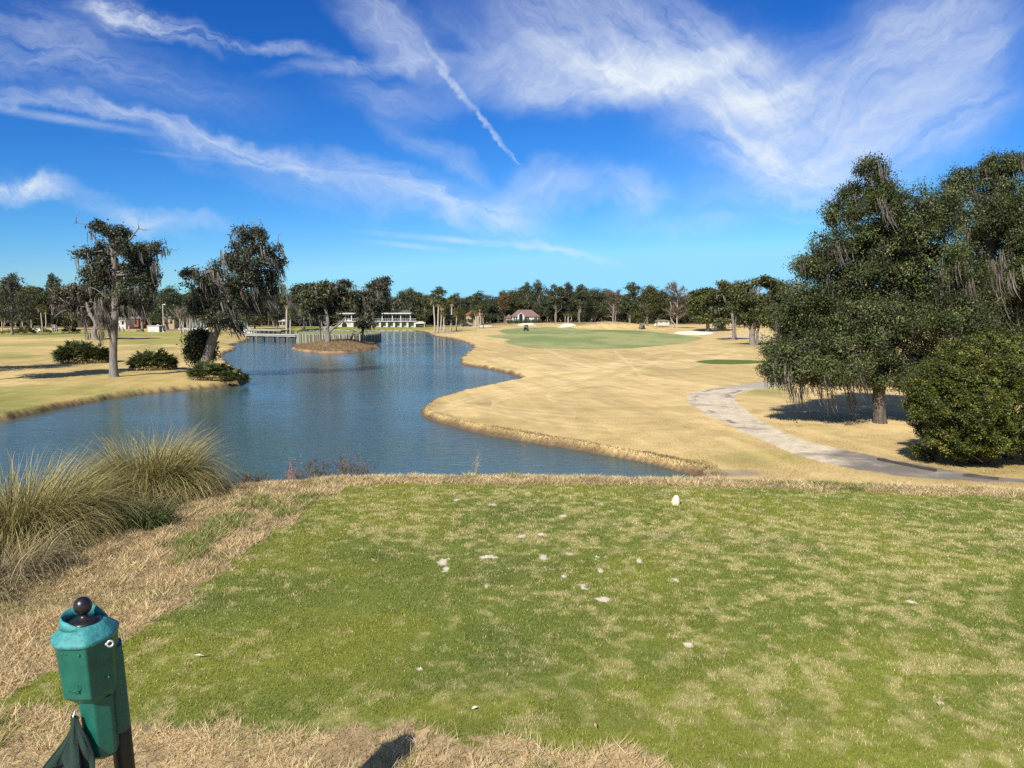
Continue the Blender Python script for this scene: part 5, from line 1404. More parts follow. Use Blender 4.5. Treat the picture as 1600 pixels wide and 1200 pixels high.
# ------------------------------------------------------------------ bulkhead island, bridges, sea wall
zt_ = A(800, 522.8, 155)[2]
bpts = [A(466, 530, 162), A(482, 530, 157), (A(505, 530, 154)), A(530, 530, 152.5), A(550, 530, 152.5), A(563, 530, 153.5), A(575, 530, 158), A(588, 530, 166), A(594, 530, 176), A(588, 530, 188), A(560, 530, 196), A(500, 530, 196), A(470, 530, 188), A(463, 530, 174)]
bp = np.array(spline([np.array([p[0], p[1], 0]) for p in bpts], 5, True))
cen = bp.mean(0)
bk = empty('bulkhead', (cen[0], cen[1], WATER), 0, 'timber bulkhead ring retaining the raised island behind the little trees', 'retaining wall')
bl = bp - cen; hgt = zt_ - WATER
seg = np.linalg.norm(np.roll(bl, -1, 0) - bl, axis=1); arc = np.concatenate([[0], np.cumsum(seg)]); tot = arc[-1]
def along(d):
    d = d % tot; i = int(np.searchsorted(arc, d, 'right') - 1); t = (d - arc[i]) / seg[i]
    return bl[i] * (1 - t) + bl[(i + 1) % len(bl)] * t
mb = MB(); n_ = int(tot / .32); brg = np.random.default_rng(17)
for k in range(n_):
    a_, b_ = along(k * tot / n_), along((k + .94) * tot / n_); o_ = unit(np.array([a_[1] - b_[1], b_[0] - a_[0], 0])) * .06
    if np.dot(o_, a_) < 0: o_ = -o_
    top = hgt - .1 + brg.uniform(-.05, .03); cc_ = np.array([0.20, 0.18, 0.125]) * brg.uniform(.3, 1.1)
    v = [a_, b_, b_ + o_, a_ + o_]; v = [(p[0], p[1], -.8) for p in v] + [(p[0], p[1], top) for p in v]
    mb.add(v, np.array([(0, 3, 2, 1), (4, 5, 6, 7), (0, 1, 5, 4), (1, 2, 6, 5), (2, 3, 7, 6), (3, 0, 4, 7)]), cc_)
mb.build('plank_wall', M_VC, bk)
n_ = int(tot / 1.35)
for k in range(n_):
    c = along(k * tot / n_); o_ = unit(c) * .17; c = c + o_; mb = MB()
    mb.tube([(c[0], c[1], -1), (c[0], c[1], hgt * .5), (c[0], c[1], hgt + .12)], .17, 7, np.array([0.27, 0.26, 0.19]) * brg.uniform(.6, 1.15)); mb.build('post', M_VC, bk)
mb = MB()
for k in range(60):
    a_, b_ = along(k * tot / 60), along((k + .99) * tot / 60); ia, ib = a_ * (1 - .22 / np.linalg.norm(a_)), b_ * (1 - .22 / np.linalg.norm(b_)); oa, ob = a_ * (1 + .08 / np.linalg.norm(a_)), b_ * (1 + .08 / np.linalg.norm(b_))
    v = [(p[0], p[1], z_) for z_ in (hgt - .04, hgt + .06) for p in (ia, ib, ob, oa)]
    mb.add(v, np.array([(0, 3, 2, 1), (4, 5, 6, 7), (0, 1, 5, 4), (1, 2, 6, 5), (2, 3, 7, 6), (3, 0, 4, 7)]), (0.24, 0.24, 0.20))
mb.build('cap', M_VC, bk)
mb = MB(); mb.add([(p[0] * .985, p[1] * .985, hgt - .12) for p in bl] + [(0, 0, hgt - .05)], np.array([(i, (i + 1) % len(bl), len(bl)) for i in range(len(bl))]), (0.22, 0.23, 0.11))
o = mb.build('island_lawn', M_GROUND); o.location = (cen[0], cen[1], WATER); tag(o, kind='structure')

def footbridge(p0, p1, zdeck, npile, label, pale, w=1.9):
    p0 = np.array([p0[0], p0[1], zdeck]); p1 = np.array([p1[0], p1[1], zdeck]); d = p1 - p0; L = np.linalg.norm(d)
    b = empty('footbridge', tuple(p0), math.atan2(d[1], d[0]), label, 'bridge')
    mb = MB(); nb = int(L / .22); rg = np.random.default_rng(3)
    for k in range(nb): mb.box((k * L / nb, -w / 2, -.06), ((k + .93) * L / nb, w / 2, 0), np.array(pale) * rg.uniform(.8, 1.15))
    mb.build('deck', M_VC, b)
    for y_ in (-w / 2 + .1, w / 2 - .1): part_box('beam', (0, y_ - .07, -.34), (L, y_ + .07, -.061), M_WOOD, b)
    for y_ in (-w / 2 - .06, w / 2 + .06): part_box('kerb', (0, y_ - .06, -.05), (L, y_ + .06, .12), M_WOOD, b)
    for k in range(npile):
        x_ = L * (k + .5) / npile
        part_box('cross_beam', (x_ - .1, -w / 2 - .15, -.6), (x_ + .1, w / 2 + .15, -.341), M_WOODD, b)
        for y_ in (-w / 2, w / 2):
            mb = MB(); mb.tube([(x_, y_, WATER - 1 - zdeck), (x_, y_, -.6)], .14, 7); mb.build('pile', M_WOODD, b)
footbridge(A(383, 523, 172), A(467, 523, 163), A(800, 523.2, 165)[2], 5, 'low wooden footbridge from the left bank to the bulkhead island', (.36, .34, .28))
footbridge(A(386, 514.5, 236), A(444, 516.5, 226), A(800, 515.2, 230)[2], 8, 'farther pale boardwalk behind the low wooden footbridge', (.36, .34, .28), 2.4)
sw = empty('sea_wall', tuple(A(560, 517, 284)[:2]) + (WATER,), 0, 'low pale block wall along the far shore before the clubhouse', 'retaining wall')
mb = MB(); xs = np.arange(A(484, 517, 284)[0], A(640, 517, 284)[0], 2.6) - A(560, 517, 284)[0]
for x_ in xs: mb.box((x_, 0, -.6), (x_ + 1.7, .6, .38 + .1 * math.sin(x_)), (.27, .25, .20)); mb.box((x_ + 1.7, .1, -.6), (x_ + 2.6, .5, .25), (.2, .17, .12))
mb.build('blocks', M_VC, sw)
# fountain
fp = A(512, 520, 214); f_ = empty('fountain', (fp[0], fp[1], WATER), 0, 'misty fountain spraying behind the island trees', 'fountain')
frg2 = np.random.default_rng(12); n_ = 5200
t = frg2.random(n_); a = frg2.uniform(0, 6.28, n_); v0 = frg2.uniform(.55, 1.0, n_)
x_ = np.cos(a) * t * 2.3 * v0; y_ = np.sin(a) * t * 2.3 * v0; z_ = 5.5 * (t * 2 - (t * 1.42) ** 2 * 1.0) * v0
c = np.stack([x_, y_, np.maximum(z_, .02)], -1) + frg2.normal(0, .1, (n_, 3)); dr = frg2.normal(0, .03, (n_, 3, 3))
mb = MB(); mb.add((c[:, None] + dr).reshape(-1, 3), np.arange(3 * n_).reshape(-1, 3), (.8, .84, .88)); mb.build('spray', M_LEAF, f_)
mb = MB(); mb.lathe([(.5, -.2), (.5, .08), (.2, .12), (.08, .3)], 12); mb.build('nozzle', M_BLACK, f_)

# ------------------------------------------------------------------ golf carts, car, kiosk, lamp, fences
def cart_meshes(body_col, seat_col, roof_col):
    bm = MB(); prof = [(-1.15, .32), (-1.15, .72), (-.95, .86), (-.45, .80), (-.40, .52), (.25, .50), (.42, .62), (.55, .92), (.78, .90), (1.12, .70), (1.18, .34)]
    bm.loft([[(x, y, z) for x, z in prof] for y in (-.58, .58)])
    rf = MB(); rf.loft([[(x, y, z) for x, z in [(-1.0, 1.82), (-.95, 1.78), (.62, 1.80), (.68, 1.83), (.6, 1.88), (-.92, 1.88)]] for y in (-.6, .6)])
    st = MB(); st.box((-.95, -.52, .82), (-.42, .52, .96)); st.box((-1.0, -.52, .96), (-.86, .52, 1.38))
    po = MB()
    for x, y in ((-.98, -.55), (-.98, .55), (.60, -.55), (.60, .55)): po.tube([(x + (.16 if x > 0 else 0), y, .7), (x, y, 1.8)], .025, 5)
    gl = MB(); gl.add([(.76, -.52, .95), (.76, .52, .95), (.62, .52, 1.75), (.62, -.52, 1.75), (.745, -.52, .95), (.745, .52, .95), (.605, .52, 1.75), (.605, -.52, 1.75)], np.array([(0, 1, 2, 3), (7, 6, 5, 4), (0, 4, 5, 1), (1, 5, 6, 2), (2, 6, 7, 3), (3, 7, 4, 0)]))
    wl = MB()
    for x in (-.78, .80):
        pass
    w = MB(); w.lathe([(.02, -.1), (.13, -.1), (.23, -.09), (.23, .09), (.13, .1), (.02, .1)], 14); v = w.v[0]; w.v[0] = v[:, [0, 2, 1]]
    bag = MB(); bag.tube([(-1.3, -.2, .5), (-1.38, -.2, 1.25)], .14, 8); bag.tube([(-1.3, .2, .5), (-1.38, .2, 1.25)], .14, 8)
    for y in (-.2, .2):
        for k in range(4): bag.tube([(-1.38, y + .05 * (k - 1.5), 1.2), (-1.41, y + .06 * (k - 1.5), 1.5)], .02, 4)
    m1 = mat_plain('cart_body', body_col, .35, .08, 2); m2 = mat_plain('cart_seat', seat_col, .6, .1, 4); m3 = mat_plain('cart_roof', roof_col, .4, .08, 2)
    return [('body', bm.mesh('body', m1)), ('roof', rf.mesh('roof', m3)), ('seat', st.mesh('seat', m2)), ('frame', po.mesh('frame', M_BLACK)), ('windscreen', gl.mesh('windscreen', M_STEEL)), ('golf_bags', bag.mesh('golf_bags', M_BLACK))], w.mesh('wheel', M_TYRE, True)
CARTS = {'silver': cart_meshes((.55, .57, .58), (.5, .47, .4), (.10, .10, .11)), 'white': cart_meshes((.70, .70, .68), (.55, .52, .45), (.66, .66, .64)), 'red': cart_meshes((.22, .02, .025), (.4, .36, .3), (.55, .52, .5)), 'dark': cart_meshes((.02, .022, .03), (.3, .28, .25), (.12, .11, .11)), 'tan': cart_meshes((.16, .13, .12), (.3, .24, .18), (.34, .29, .25))}
def cart(kind, px, Y, rz, label, group=None):
    p = on_ground(px, Y); r = empty('golf_cart', tuple(p), R(rz), label, 'golf cart', group); parts, wm = CARTS[kind]
    for n_, me in parts:
        o = bpy.data.objects.new(n_, me); COL.objects.link(o); o.parent = r
    for x in (-.78, .80):
        for y in (-.55, .55):
            o = bpy.data.objects.new('wheel', wm); COL.objects.link(o); o.parent = r; o.location = (x, y, .23)
cart('silver', 57.5, 216, 184, 'silver golf cart with dark roof parked between palmettos at the left')
cart('white', 84, 236, 100, 'small white golf cart seen end-on in the left field')
for k, px in enumerate([388, 392, 396, 400, 404, 408, 412, 416]):
    kd = ['white', 'white', 'red', 'dark', 'red', 'red', 'dark', 'dark'][k]
    cart(kd, px, 262 - k * .6, -62, kd + ' golf cart in the parked row under the olive tree', 'golf carts parked under the olive tree')
cart('dark', 822, 236, 80, 'dark golf cart parked on the green fairway')
cart('tan', 1003, 250, 105, 'brownish golf cart on the slope right of the mounds')
# dark parked car
s_ = on_ground(729, 318); cr = empty('parked_car', tuple(s_), R(8), 'dark saloon car parked before the orange roofed house', 'car')
mb = MB(); mb.loft([[(x, y * .9, z) for x, z in [(-2.2, .3), (-2.25, .75), (-1.6, .92), (1.0, .92), (2.1, .75), (2.2, .3)]] for y in (-1, 1)]); mb.build('body', mat_plain('car_paint', (.02, .03, .045), .25, .1, 1), cr)
mb = MB(); mb.loft([[(x, y, z) for x, z in [(-1.55, .925), (-1.0, 1.42), (.25, 1.44), (1.0, .925)]] for y in (-.74, .74)]); mb.build('cabin', M_GLASS_SHADE, cr)
wm_ = MB(); wm_.lathe([(.02, -.11), (.2, -.11), (.33, -.1), (.33, .1), (.2, .11), (.02, .11)], 16); wm_.v[0] = wm_.v[0][:, [0, 2, 1]]; wm_ = wm_.mesh('wheel', M_TYRE, True)
for x in (-1.4, 1.35):
    for y in (-.84, .84): o = bpy.data.objects.new('wheel', wm_); COL.objects.link(o); o.parent = cr; o.location = (x, y, .33)
# white kiosk
s = Site(222, 242, tz(A(242, 515, 222)[0], 222)); k_ = empty('kiosk', tuple(s.o), 0, 'boxy white kiosk standing in the left field', 'kiosk')
zt2 = s.z(509)
part_box('body', (s.x(230), 0, -.1), (s.x(248), 2.4, zt2), M_WALLW, k_)
part_box('roof', (s.x(229.4), -.2, zt2), (s.x(253.4), 2.6, zt2 + .1), M_WALLW, k_)
part_box('grey_shade_side', (s.x(248.05), .5, -.1), (s.x(252.6), 2.3, zt2 - .02), M_GREY, k_)  # unlit side of the kiosk, its shade put into the grey
part_box('doorway', (s.x(249), .49, 0), (s.x(251.6), .6, zt2 - .3), M_GLASS_SHADE, k_)  # dark panel painted as the shade within the opening
part_box('hatch', (s.x(241), -.02, .5), (s.x(245.5), .1, 1.35), M_RAIL, k_)
for p_ in (232.5, 236, 239): part_box('leg_opening', (s.x(p_) - .18, -.015, 0), (s.x(p_) + .18, .1, .35), M_GREY, k_)
part_box('vent', (s.x(242.5), .8, zt2 + .1), (s.x(245.5), 1.5, zt2 + .36), M_WALLW, k_)
part_box('step', (s.x(252.7), .2, -.1), (s.x(255), 1.2, .28), M_WALLW, k_)
# lamp posts
def lamp(px, Y, top, label, head=True):
    p = on_ground(px, Y); h = A(px, top, Y)[2] - p[2]; r = empty('lamp_post', tuple(p), 0, label, 'lamp post')
    mb = MB(); mb.tube([(0, 0, -.3), (0, 0, h * .5), (0, 0, h)], [.16, .13, .10], 8); mb.build('pole', M_WALLW, r)
    mb = MB(); mb.box((.1, -.06, h - .2), (.5, .06, h - .08)); mb.build('arm', M_WALLW, r)
    mb = MB(); mb.loft([[(x, -.25, z), (x, .25, z), (x, .18, z + .3), (x, -.18, z + .3)] for x, z in ((.3, h - .28), (.9, h - .34))]); mb.build('lamp_head', M_WALLW, r)
lamp(254.8, 250, 475, 'tall white lamp post with square head left of the leaning oak')
lamp(367.5, 262, 489.5, 'white lamp post right of the leaning oak')
# tennis fence
def fence(px0, px1, Y, hgt, n, label, name='tennis_fence'):
    p0, p1 = on_ground(px0, Y), on_ground(px1, Y); r = empty(name, tuple(p0), 0, label, 'fence'); L = p1[0] - p0[0]
    for k in range(n + 1): part_box('post', (L * k / n - .06, -.06, -.4), (L * k / n + .06, .06, hgt), M_WALLW if k % 3 == 0 else M_GREY, r)
    mb = MB(); mb.box((.0, .07, .3), (L, .1, hgt - .2)); mb.build('windscreen', mat_plain('green_windscreen', (.012, .06, .055), .8, .2, 1), r)
fence(345, 386, 285, 3.0, 9, 'tennis court fence with dark green windscreen right of the leaning oak')
fence(292, 322, 285, 3.0, 7, 'tennis court fence with dark windscreen left of the leaning oak')
for px0, px1, lab in ((278, 324, 'low white wall left of the leaning oak'), (366, 402, 'low white wall before the green windscreen'), (748, 768, 'low white wall behind the palm trio')):
    Y_ = 300 if px0 > 700 else 258
    p0, p1 = on_ground(px0, Y_), on_ground(px1, Y_); mb = MB(); L = p1[0] - p0[0]; mb.box((0, 0, -.3), (L, .2, .55)); mb.box((-.05, -.05, .551), (L + .05, .25, .65))
    for x_ in np.arange(0, L, 2.5): mb.box((x_, -.08, -.3), (x_ + .3, -.001, .549))
    o = mb.build('low_wall', M_WALLW); o.location = tuple(p0); tag(o, lab, 'wall')
# slender pale trunked trees in a row
rgc = np.random.default_rng(44); tb = MB(); tips = []
for k in range(4):
    p_ = limb(tb, (rgc.normal(0, .12), rgc.normal(0, .12), -.3), (rgc.normal(0, .45), rgc.normal(0, .4), 4.2), .13, .08, .02, 7, 6, rgc, .015)
    for _ in range(7):
        q_ = limb(tb, p_[rgc.integers(4, 7)], p_[-1] + np.array([rgc.normal(0, 1.1), rgc.normal(0, 1.0), rgc.uniform(.4, 2.4)]), .05, .02, .04, 5, 4, rgc); tips += [q_[2], q_[3], q_[4]]
cb = MB()
for t_ in tips:
    for _ in range(12):
        d = unit(rgc.normal(size=3)) * rgc.uniform(.4, 1.1); s_ = unit(np.cross(d, rgc.normal(size=3))) * .035
        cb.add(np.array([t_ - s_, t_ + s_, t_ + d]), np.array([[0, 1, 2]]), np.array([.17, .14, .09]) * rgc.uniform(.6, 1.3))
me_t, me_c = tb.mesh('trunk', mat_bark('crape_bark', (.24, .21, .18), (.45, .42, .37)), True), cb.mesh('twigs', M_MOSS)
for k, px in enumerate([281.5, 285.5, 293, 297.5, 302, 308, 313.5]):
    p = on_ground(px, 196 + (k % 3) * 8); r = empty('slender_tree', tuple(p), k * 1.1, 'slender white trunked tree in the row left of the leaning oak', 'tree', 'slender trees left of the leaning oak')
    for n_, me in (('trunk', me_t), ('twigs', me_c)): o = bpy.data.objects.new(n_, me); COL.objects.link(o); o.parent = r

# ------------------------------------------------------------------ people
def person(px, Y, rz, label, shirt, trousers, pose='stand', cap=(.6, .6, .58)):
    g = on_ground(px, Y); root = empty('person', tuple(g), R(rz), label, 'person')
    lean = .45 if pose == 'bend' else 0.05
    pel = np.array([0, 0, .95]); ch = pel + np.array([lean * .9, 0, .48 - lean * .25]); nk = ch + np.array([lean * .25, 0, .12]); hd = nk + np.array([.05 + lean * .1, 0, .13])
    V = [pel, pel + (ch - pel) * .5, ch, nk, hd, hd + np.array([.01, 0, .12])]; Rd = [.15, .145, .16, .065, .10, .075]; E = [(0, 1), (1, 2), (2, 3), (3, 4), (4, 5)]
    for sgn in (-1, 1):
        i = len(V); st = .10 if sgn > 0 else -.06
        V += [pel + np.array([0, sgn * .10, -.06]), np.array([st * .6 + .03, sgn * .12, .50]), np.array([st, sgn * .13, .07]), np.array([st + .17, sgn * .15, .03])]; Rd += [.10, .065, .045, .04]; E += [(0, i), (i, i + 1), (i + 1, i + 2), (i + 2, i + 3)]
        i = len(V); sh = ch + np.array([0, sgn * .19, .03])
        if pose == 'stand': el, ha, fi = sh + np.array([-.03, sgn * .06, -.28]), sh + np.array([.12, sgn * .05, -.50]), sh + np.array([.17, sgn * .05, -.60])
        else: el, ha, fi = sh + np.array([.10, sgn * .02, -.27]), sh + np.array([.25, -sgn * .10, -.46]), sh + np.array([.29, -sgn * .13, -.55])
        V += [sh, el, ha, fi]; Rd += [.06, .045, .034, .03]; E += [(2, i), (i, i + 1), (i + 1, i + 2), (i + 2, i + 3)]
    me = bpy.data.meshes.new('body'); me.from_pydata([tuple(v) for v in V], E, []); o = bpy.data.objects.new('body', me); COL.objects.link(o)
    md = o.modifiers.new('skin', 'SKIN')
    for v_, r_ in zip(me.skin_vertices[0].data, Rd): v_.radius = (r_, r_)
    me.skin_vertices[0].data[0].use_root = True
    o.modifiers.new('sub', 'SUBSURF').levels = 1
    dg = bpy.context.evaluated_depsgraph_get(); me2 = bpy.data.meshes.new_from_object(o.evaluated_get(dg)); o.modifiers.clear(); o.data = me2; me2.name = 'body'; o.parent = root
    n = len(me2.vertices); co = np.empty(n * 3); me2.vertices.foreach_get('co', co); co = co.reshape(-1, 3)
    c = np.tile(np.array(shirt), (n, 1)); c[co[:, 2] < .98] = trousers; c[co[:, 2] < .09] = (.3, .3, .28)
    hz = nk[2]; c[co[:, 2] > hz + .02] = (.45, .28, .2); arm = np.linalg.norm(co[:, None] - np.array([V[k] for k in (12, 13, 20, 21)])[None], axis=2).min(1) < .07; c[arm & (np.abs(co[:, 1]) > .05)] = (.45, .28, .2)
    at = me2.attributes.new('Col', 'FLOAT_COLOR', 'POINT'); cc = np.ones((n, 4), np.float32); cc[:, :3] = c; at.data.foreach_set('color', cc.ravel()); me2.materials.clear(); me2.materials.append(M_VC)
    for p_ in me2.polygons: p_.use_smooth = True
    mb = MB(); mb.lathe([(.115, .05), (.117, .09), (.09, .14), (.03, .165), (.001, .168)], 12, hd, cap); mb.box(tuple(hd + np.array([.08, -.07, .055])), tuple(hd + np.array([.2, .07, .072])), cap); mb.build('cap', M_VC, root)
    if pose == 'swing':
        mb = MB(); hp = V[12]; mb.tube([tuple(hp), (hp[0] + .45, 0, .04)], .012, 5, (.3, .3, .3)); mb.box((hp[0] + .42, -.05, .0), (hp[0] + .5, .05, .07), (.2, .2, .2)); c_ = mb.build('golf_club', M_VC); c_.parent = None; c_.matrix_world = Matrix.Translation(tuple(g)) @ Matrix.Rotation(R(rz), 4, 'Z'); tag(c_, 'golf club held by ' + label, 'golf club')
person(186.5, 222, 200, 'person in dark clothes standing right of the slim oak trunk', (.03, .03, .035), (.03, .03, .04))
person(192.5, 221, 160, 'person bending down beside the one in dark clothes', (.22, .2, .2), (.1, .1, .1), 'bend')
person(200.5, 220, 90, 'person in orange top standing in the left field', (.55, .17, .08), (.42, .28, .2))
person(836, 240, -60, 'person in pale yellow shirt on the green fairway', (.62, .60, .36), (.12, .15, .10), 'swing')
person(1024, 252, 60, 'person in white shirt walking right of the brownish golf cart', (.7, .7, .68), (.3, .26, .22))

# ------------------------------------------------------------------ sun, sky and cirrus
to_sun = Vector((-0.60, -1.26, 0)).normalized() * math.cos(R(37)) + Vector((0, 0, math.sin(R(37))))
sd_ = bpy.data.lights.new('sun', 'SUN'); sun = bpy.data.objects.new('sun', sd_); COL.objects.link(sun)
sd_.energy = SUN_E; sd_.angle = R(0.5); sd_.color = (1.0, 0.94, 0.84)
sun.rotation_euler = to_sun.to_track_quat('Z', 'Y').to_euler()
W = bpy.data.worlds.new('World'); SC.world = W; W.use_nodes = True
n = N(W.node_tree); bg = W.node_tree.nodes['Background']
sky = n.new('ShaderNodeTexSky', sky_type='NISHITA'); sky.sun_disc = False; sky.sun_elevation = R(37); sky.sun_rotation = math.atan2(to_sun.x, to_sun.y)
sky.air_density = 1.0; sky.dust_density = 0.15; sky.ozone_density = 2.5
tc = n.new('ShaderNodeTexCoord'); sx = n.new('ShaderNodeSeparateXYZ'); n.link(tc.outputs['Generated'], sx.inputs[0])
ysafe = n.math('MAXIMUM', sx.outputs[1], 0.05)
cu = n.math('DIVIDE', sx.outputs[0], ysafe); cv = n.math('DIVIDE', sx.outputs[2], ysafe)
cxy = n.new('ShaderNodeCombineXYZ'); n.link(cu, cxy.inputs[0]); n.link(cv, cxy.inputs[1])
def vadd(a, b, scale):
    s1 = n.new('ShaderNodeVectorMath', operation='SUBTRACT'); n.link(b, s1.inputs[0]); s1.inputs[1].default_value = (.5, .5, .5)
    s2 = n.new('ShaderNodeVectorMath', operation='SCALE'); n.link(s1.outputs[0], s2.inputs[0]); s2.inputs['Scale'].default_value = scale
    s3 = n.new('ShaderNodeVectorMath', operation='ADD'); n.link(a, s3.inputs[0]); n.link(s2.outputs[0], s3.inputs[1]); return s3.outputs[0]
w1 = n.noise(cxy.outputs[0], 5, 5, .6); uvw = vadd(cxy.outputs[0], w1.outputs['Color'], .11)
w2 = n.noise(cxy.outputs[0], 26, 3, .6); uvw2 = vadd(uvw, w2.outputs['Color'], .022)
def fibre(rot, sxs, sys_, lo, hi, src):
    mp = n.new('ShaderNodeMapping'); mp.vector_type = 'POINT'; mp.inputs['Rotation'].default_value = (0, 0, R(-rot)); n.link(src, mp.inputs[0])
    m2 = n.new('ShaderNodeMapping'); m2.inputs['Scale'].default_value = (sxs, sys_, 1); n.link(mp.outputs[0], m2.inputs[0])
    f = n.noise(m2.outputs[0], 1, 10, .68, .5); return n.ramp(f.outputs['Fac'], lo, hi, 0.0, 1.25)
FIB = {'A': fibre(-17, 5, 28, .34, .74, uvw2), 'B': fibre(30, 5.5, 19, .28, .80, uvw2), 'C': fibre(-38, 6, 21, .30, .78, uvw2), 'P': fibre(-20, 14, 30, .40, .70, uvw2)}
CLD = [(50, 55, 190, 70, -12, .52, 'A'), (205, 22, 80, 30, -14, 1.1, 'P'), (285, 52, 90, 24, -22, .8, 'P'), (410, 78, 150, 12, -9, .5, 'P'), (140, 172, 290, 15, -17, .85, 'A'), (340, 222, 200, 14, -16, .85, 'A'), (60, 180, 170, 8, -9, .75, 'A'),
       (210, 130, 220, 46, -12, .35, 'A'), (38, 283, 75, 20, 6, 1.15, 'P'), (160, 315, 150, 16, -22, .5, 'A'), (270, 342, 130, 16, -8, .5, 'A'), (450, 275, 330, 30, -15, .38, 'A'), (640, 300, 230, 26, -16, .7, 'A'), (765, 328, 110, 30, -8, .7, 'A'),
       (605, 48, 100, 46, -38, 1.0, 'C'), (585, 105, 170, 16, 6, .7, 'A'), (600, 165, 110, 40, -10, .4, 'A'), (680, 250, 110, 20, -26, .55, 'C'), (740, 60, 110, 30, -35, .4, 'C'),
       (860, 295, 90, 36, 12, .9, 'B'), (990, 300, 75, 34, -8, .75, 'A'), (830, 115, 190, 52, 8, .8, 'B'), (880, 55, 150, 80, -32, .75, 'C'), (1030, 65, 230, 85, -28, .85, 'C'), (1150, 125, 220, 85, -18, .8, 'C'), (1010, 118, 230, 40, 10, .85, 'B'), (1190, 165, 160, 34, 12, .7, 'B'),
       (1390, 150, 210, 130, 35, 1.0, 'B'), (1300, 200, 190, 80, 30, .8, 'B'), (1450, 90, 150, 90, 25, .7, 'B'), (1130, 208, 110, 14, -38, .6, 'C'), (1180, 250, 140, 30, -12, .75, 'A'), (1250, 280, 110, 30, -8, .6, 'A'), (1500, 200, 130, 60, 25, .45, 'B'),
       (720, 376, 170, 6, -5, .7, 'A'), (640, 384, 80, 5, -6, .7, 'A'), (870, 386, 95, 9, -10, .75, 'A'), (1060, 348, 130, 14, -4, .4, 'A'), (1230, 312, 120, 22, 2, .45, 'A'), (1250, 345, 90, 10, 0, .25, 'A'), (420, 258, 240, 4, -6, .25, 'A'),
       (1330, 170, 330, 140, 28, .30, 'B'), (1010, 80, 330, 95, -8, .28, 'B'), (1200, 240, 200, 50, -20, .35, 'A')]
sums = {}
for px, py, rx, ry, ang, st, fk in CLD:
    d = ray(px, py); mp = n.new('ShaderNodeMapping'); mp.vector_type = 'TEXTURE'
    mp.inputs['Location'].default_value = (d[0] / d[1], d[2] / d[1], 0); mp.inputs['Rotation'].default_value = (0, 0, R(ang)); mp.inputs['Scale'].default_value = (1.35 * rx / F_PX, 1.35 * ry / F_PX, 1)
    n.link(uvw2 if ry > 8 else cxy.outputs[0], mp.inputs[0])
    ln = n.new('ShaderNodeVectorMath', operation='LENGTH'); n.link(mp.outputs[0], ln.inputs[0])
    mr_ = n.new('ShaderNodeMapRange', interpolation_type='SMOOTHSTEP'); n.link(ln.outputs['Value'], mr_.inputs[0]); mr_.inputs[1].default_value = 0; mr_.inputs[2].default_value = 1; mr_.inputs[3].default_value = st; mr_.inputs[4].default_value = 0
    sums[fk] = mr_.outputs[0] if fk not in sums else n.math('ADD', sums[fk], mr_.outputs[0])
tot_ = None
for fk, v_ in sums.items():
    t_ = n.math('MULTIPLY', n.math('MINIMUM', v_, {'B': .92, 'C': .92}.get(fk, 1.15)), n.math('ADD', n.math('MULTIPLY', FIB[fk], {'B': .95, 'C': .95}.get(fk, 1.0)), {'B': .17, 'C': .12}.get(fk, .11))); tot_ = t_ if tot_ is None else n.math('ADD', tot_, t_)
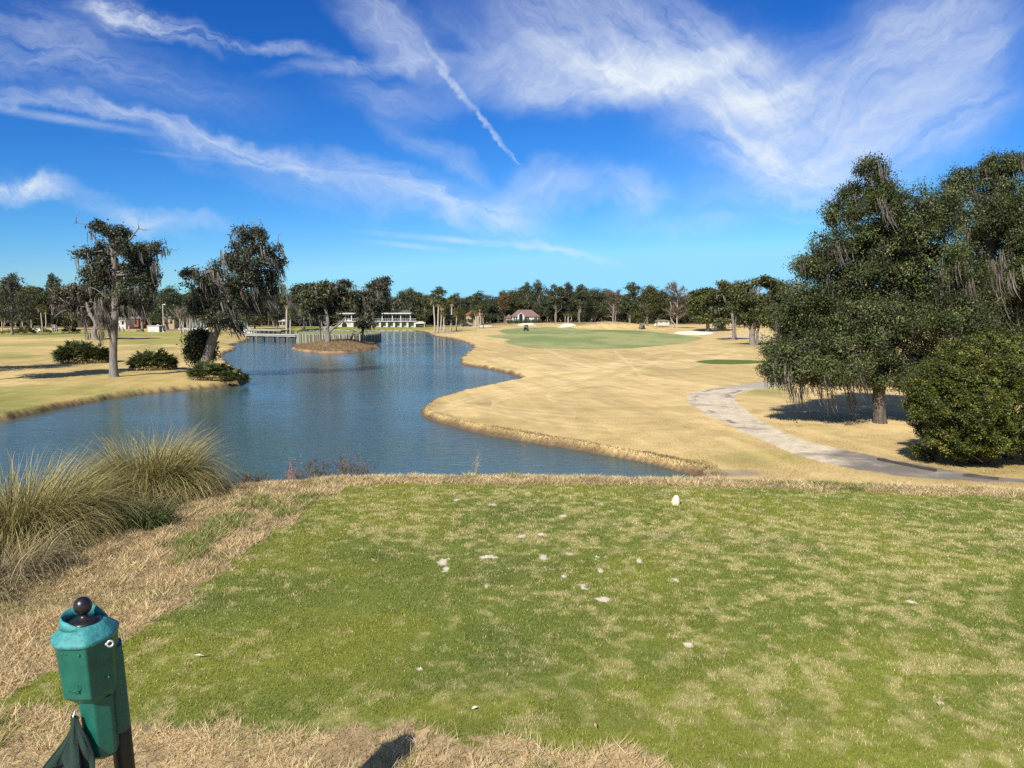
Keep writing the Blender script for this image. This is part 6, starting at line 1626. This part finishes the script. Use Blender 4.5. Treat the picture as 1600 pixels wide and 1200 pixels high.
# vapour trail
w3 = n.noise(cxy.outputs[0], 70, 3, .6); uvt = vadd(cxy.outputs[0], w3.outputs['Color'], .014)
for px, py, rx, ry, ang, st in [(765, 200, 78, 6.5, -53, .9), (715, 142, 45, 8, -52, .8), (692, 108, 18, 13, -60, .8), (805, 248, 22, 3, -48, .6), (675, 80, 40, 5, -55, .35)]:
    d = ray(px, py); mp = n.new('ShaderNodeMapping'); mp.vector_type = 'TEXTURE'
    mp.inputs['Location'].default_value = (d[0] / d[1], d[2] / d[1], 0); mp.inputs['Rotation'].default_value = (0, 0, R(ang)); mp.inputs['Scale'].default_value = (rx / F_PX, ry / F_PX, 1); n.link(uvt, mp.inputs[0])
    ln = n.new('ShaderNodeVectorMath', operation='LENGTH'); n.link(mp.outputs[0], ln.inputs[0])
    mr_ = n.new('ShaderNodeMapRange', interpolation_type='SMOOTHSTEP'); n.link(ln.outputs['Value'], mr_.inputs[0]); mr_.inputs[1].default_value = .2; mr_.inputs[2].default_value = 1; mr_.inputs[3].default_value = st; mr_.inputs[4].default_value = 0
    tot_ = n.math('ADD', tot_, n.math('MULTIPLY', mr_.outputs[0], n.ramp(w3.outputs['Fac'], .3, .6, .25, .8)))
front = n.ramp(sx.outputs[1], 0.05, 0.3)
bn = n.noise(tc.outputs['Generated'], 3.0, 6, .6, .5)
behind = n.math('MULTIPLY', n.math('SUBTRACT', 1.0, front), n.ramp(bn.outputs['Fac'], .3, .7, .05, .38))  # unseen cloud veil behind the camera, added to whiten blue shadow fill
alpha = n.math('ADD', n.math('MULTIPLY', n.math('MULTIPLY', tot_, front), .63, clamp=True), behind, clamp=True)
sep = n.new('ShaderNodeSeparateColor'); n.link(sky.outputs[0], sep.inputs[0])
kk = 1.0 / (SKY_S * 2 ** EXPO)
def grade(sock, ref, val, gam, top): return n.math('MINIMUM', n.math('MULTIPLY', n.math('POWER', n.math('DIVIDE', sock, ref), gam), val * kk), top * kk)
cmb = n.new('ShaderNodeCombineColor')
n.link(grade(sep.outputs[0], 3.0, .068, 2.15, .33), cmb.inputs[0]); n.link(grade(sep.outputs[1], 4.82, .335, 1.58, .75), cmb.inputs[1]); n.link(grade(sep.outputs[2], 7.07, .93, 1.25, 1.05), cmb.inputs[2])
skyc = cmb.outputs[0]
col = n.mix(alpha, skyc, c4([c * kk for c in CLOUD_C]))
n.link(col, bg.inputs['Color']); bg.inputs['Strength'].default_value = SKY_S
SC.view_settings.view_transform = 'Standard'; SC.view_settings.look = 'None'; SC.view_settings.exposure = EXPO; SC.view_settings.gamma = 1
SC.cycles.max_bounces = 6; SC.cycles.transparent_max_bounces = 8
SC.cycles.use_denoising = False
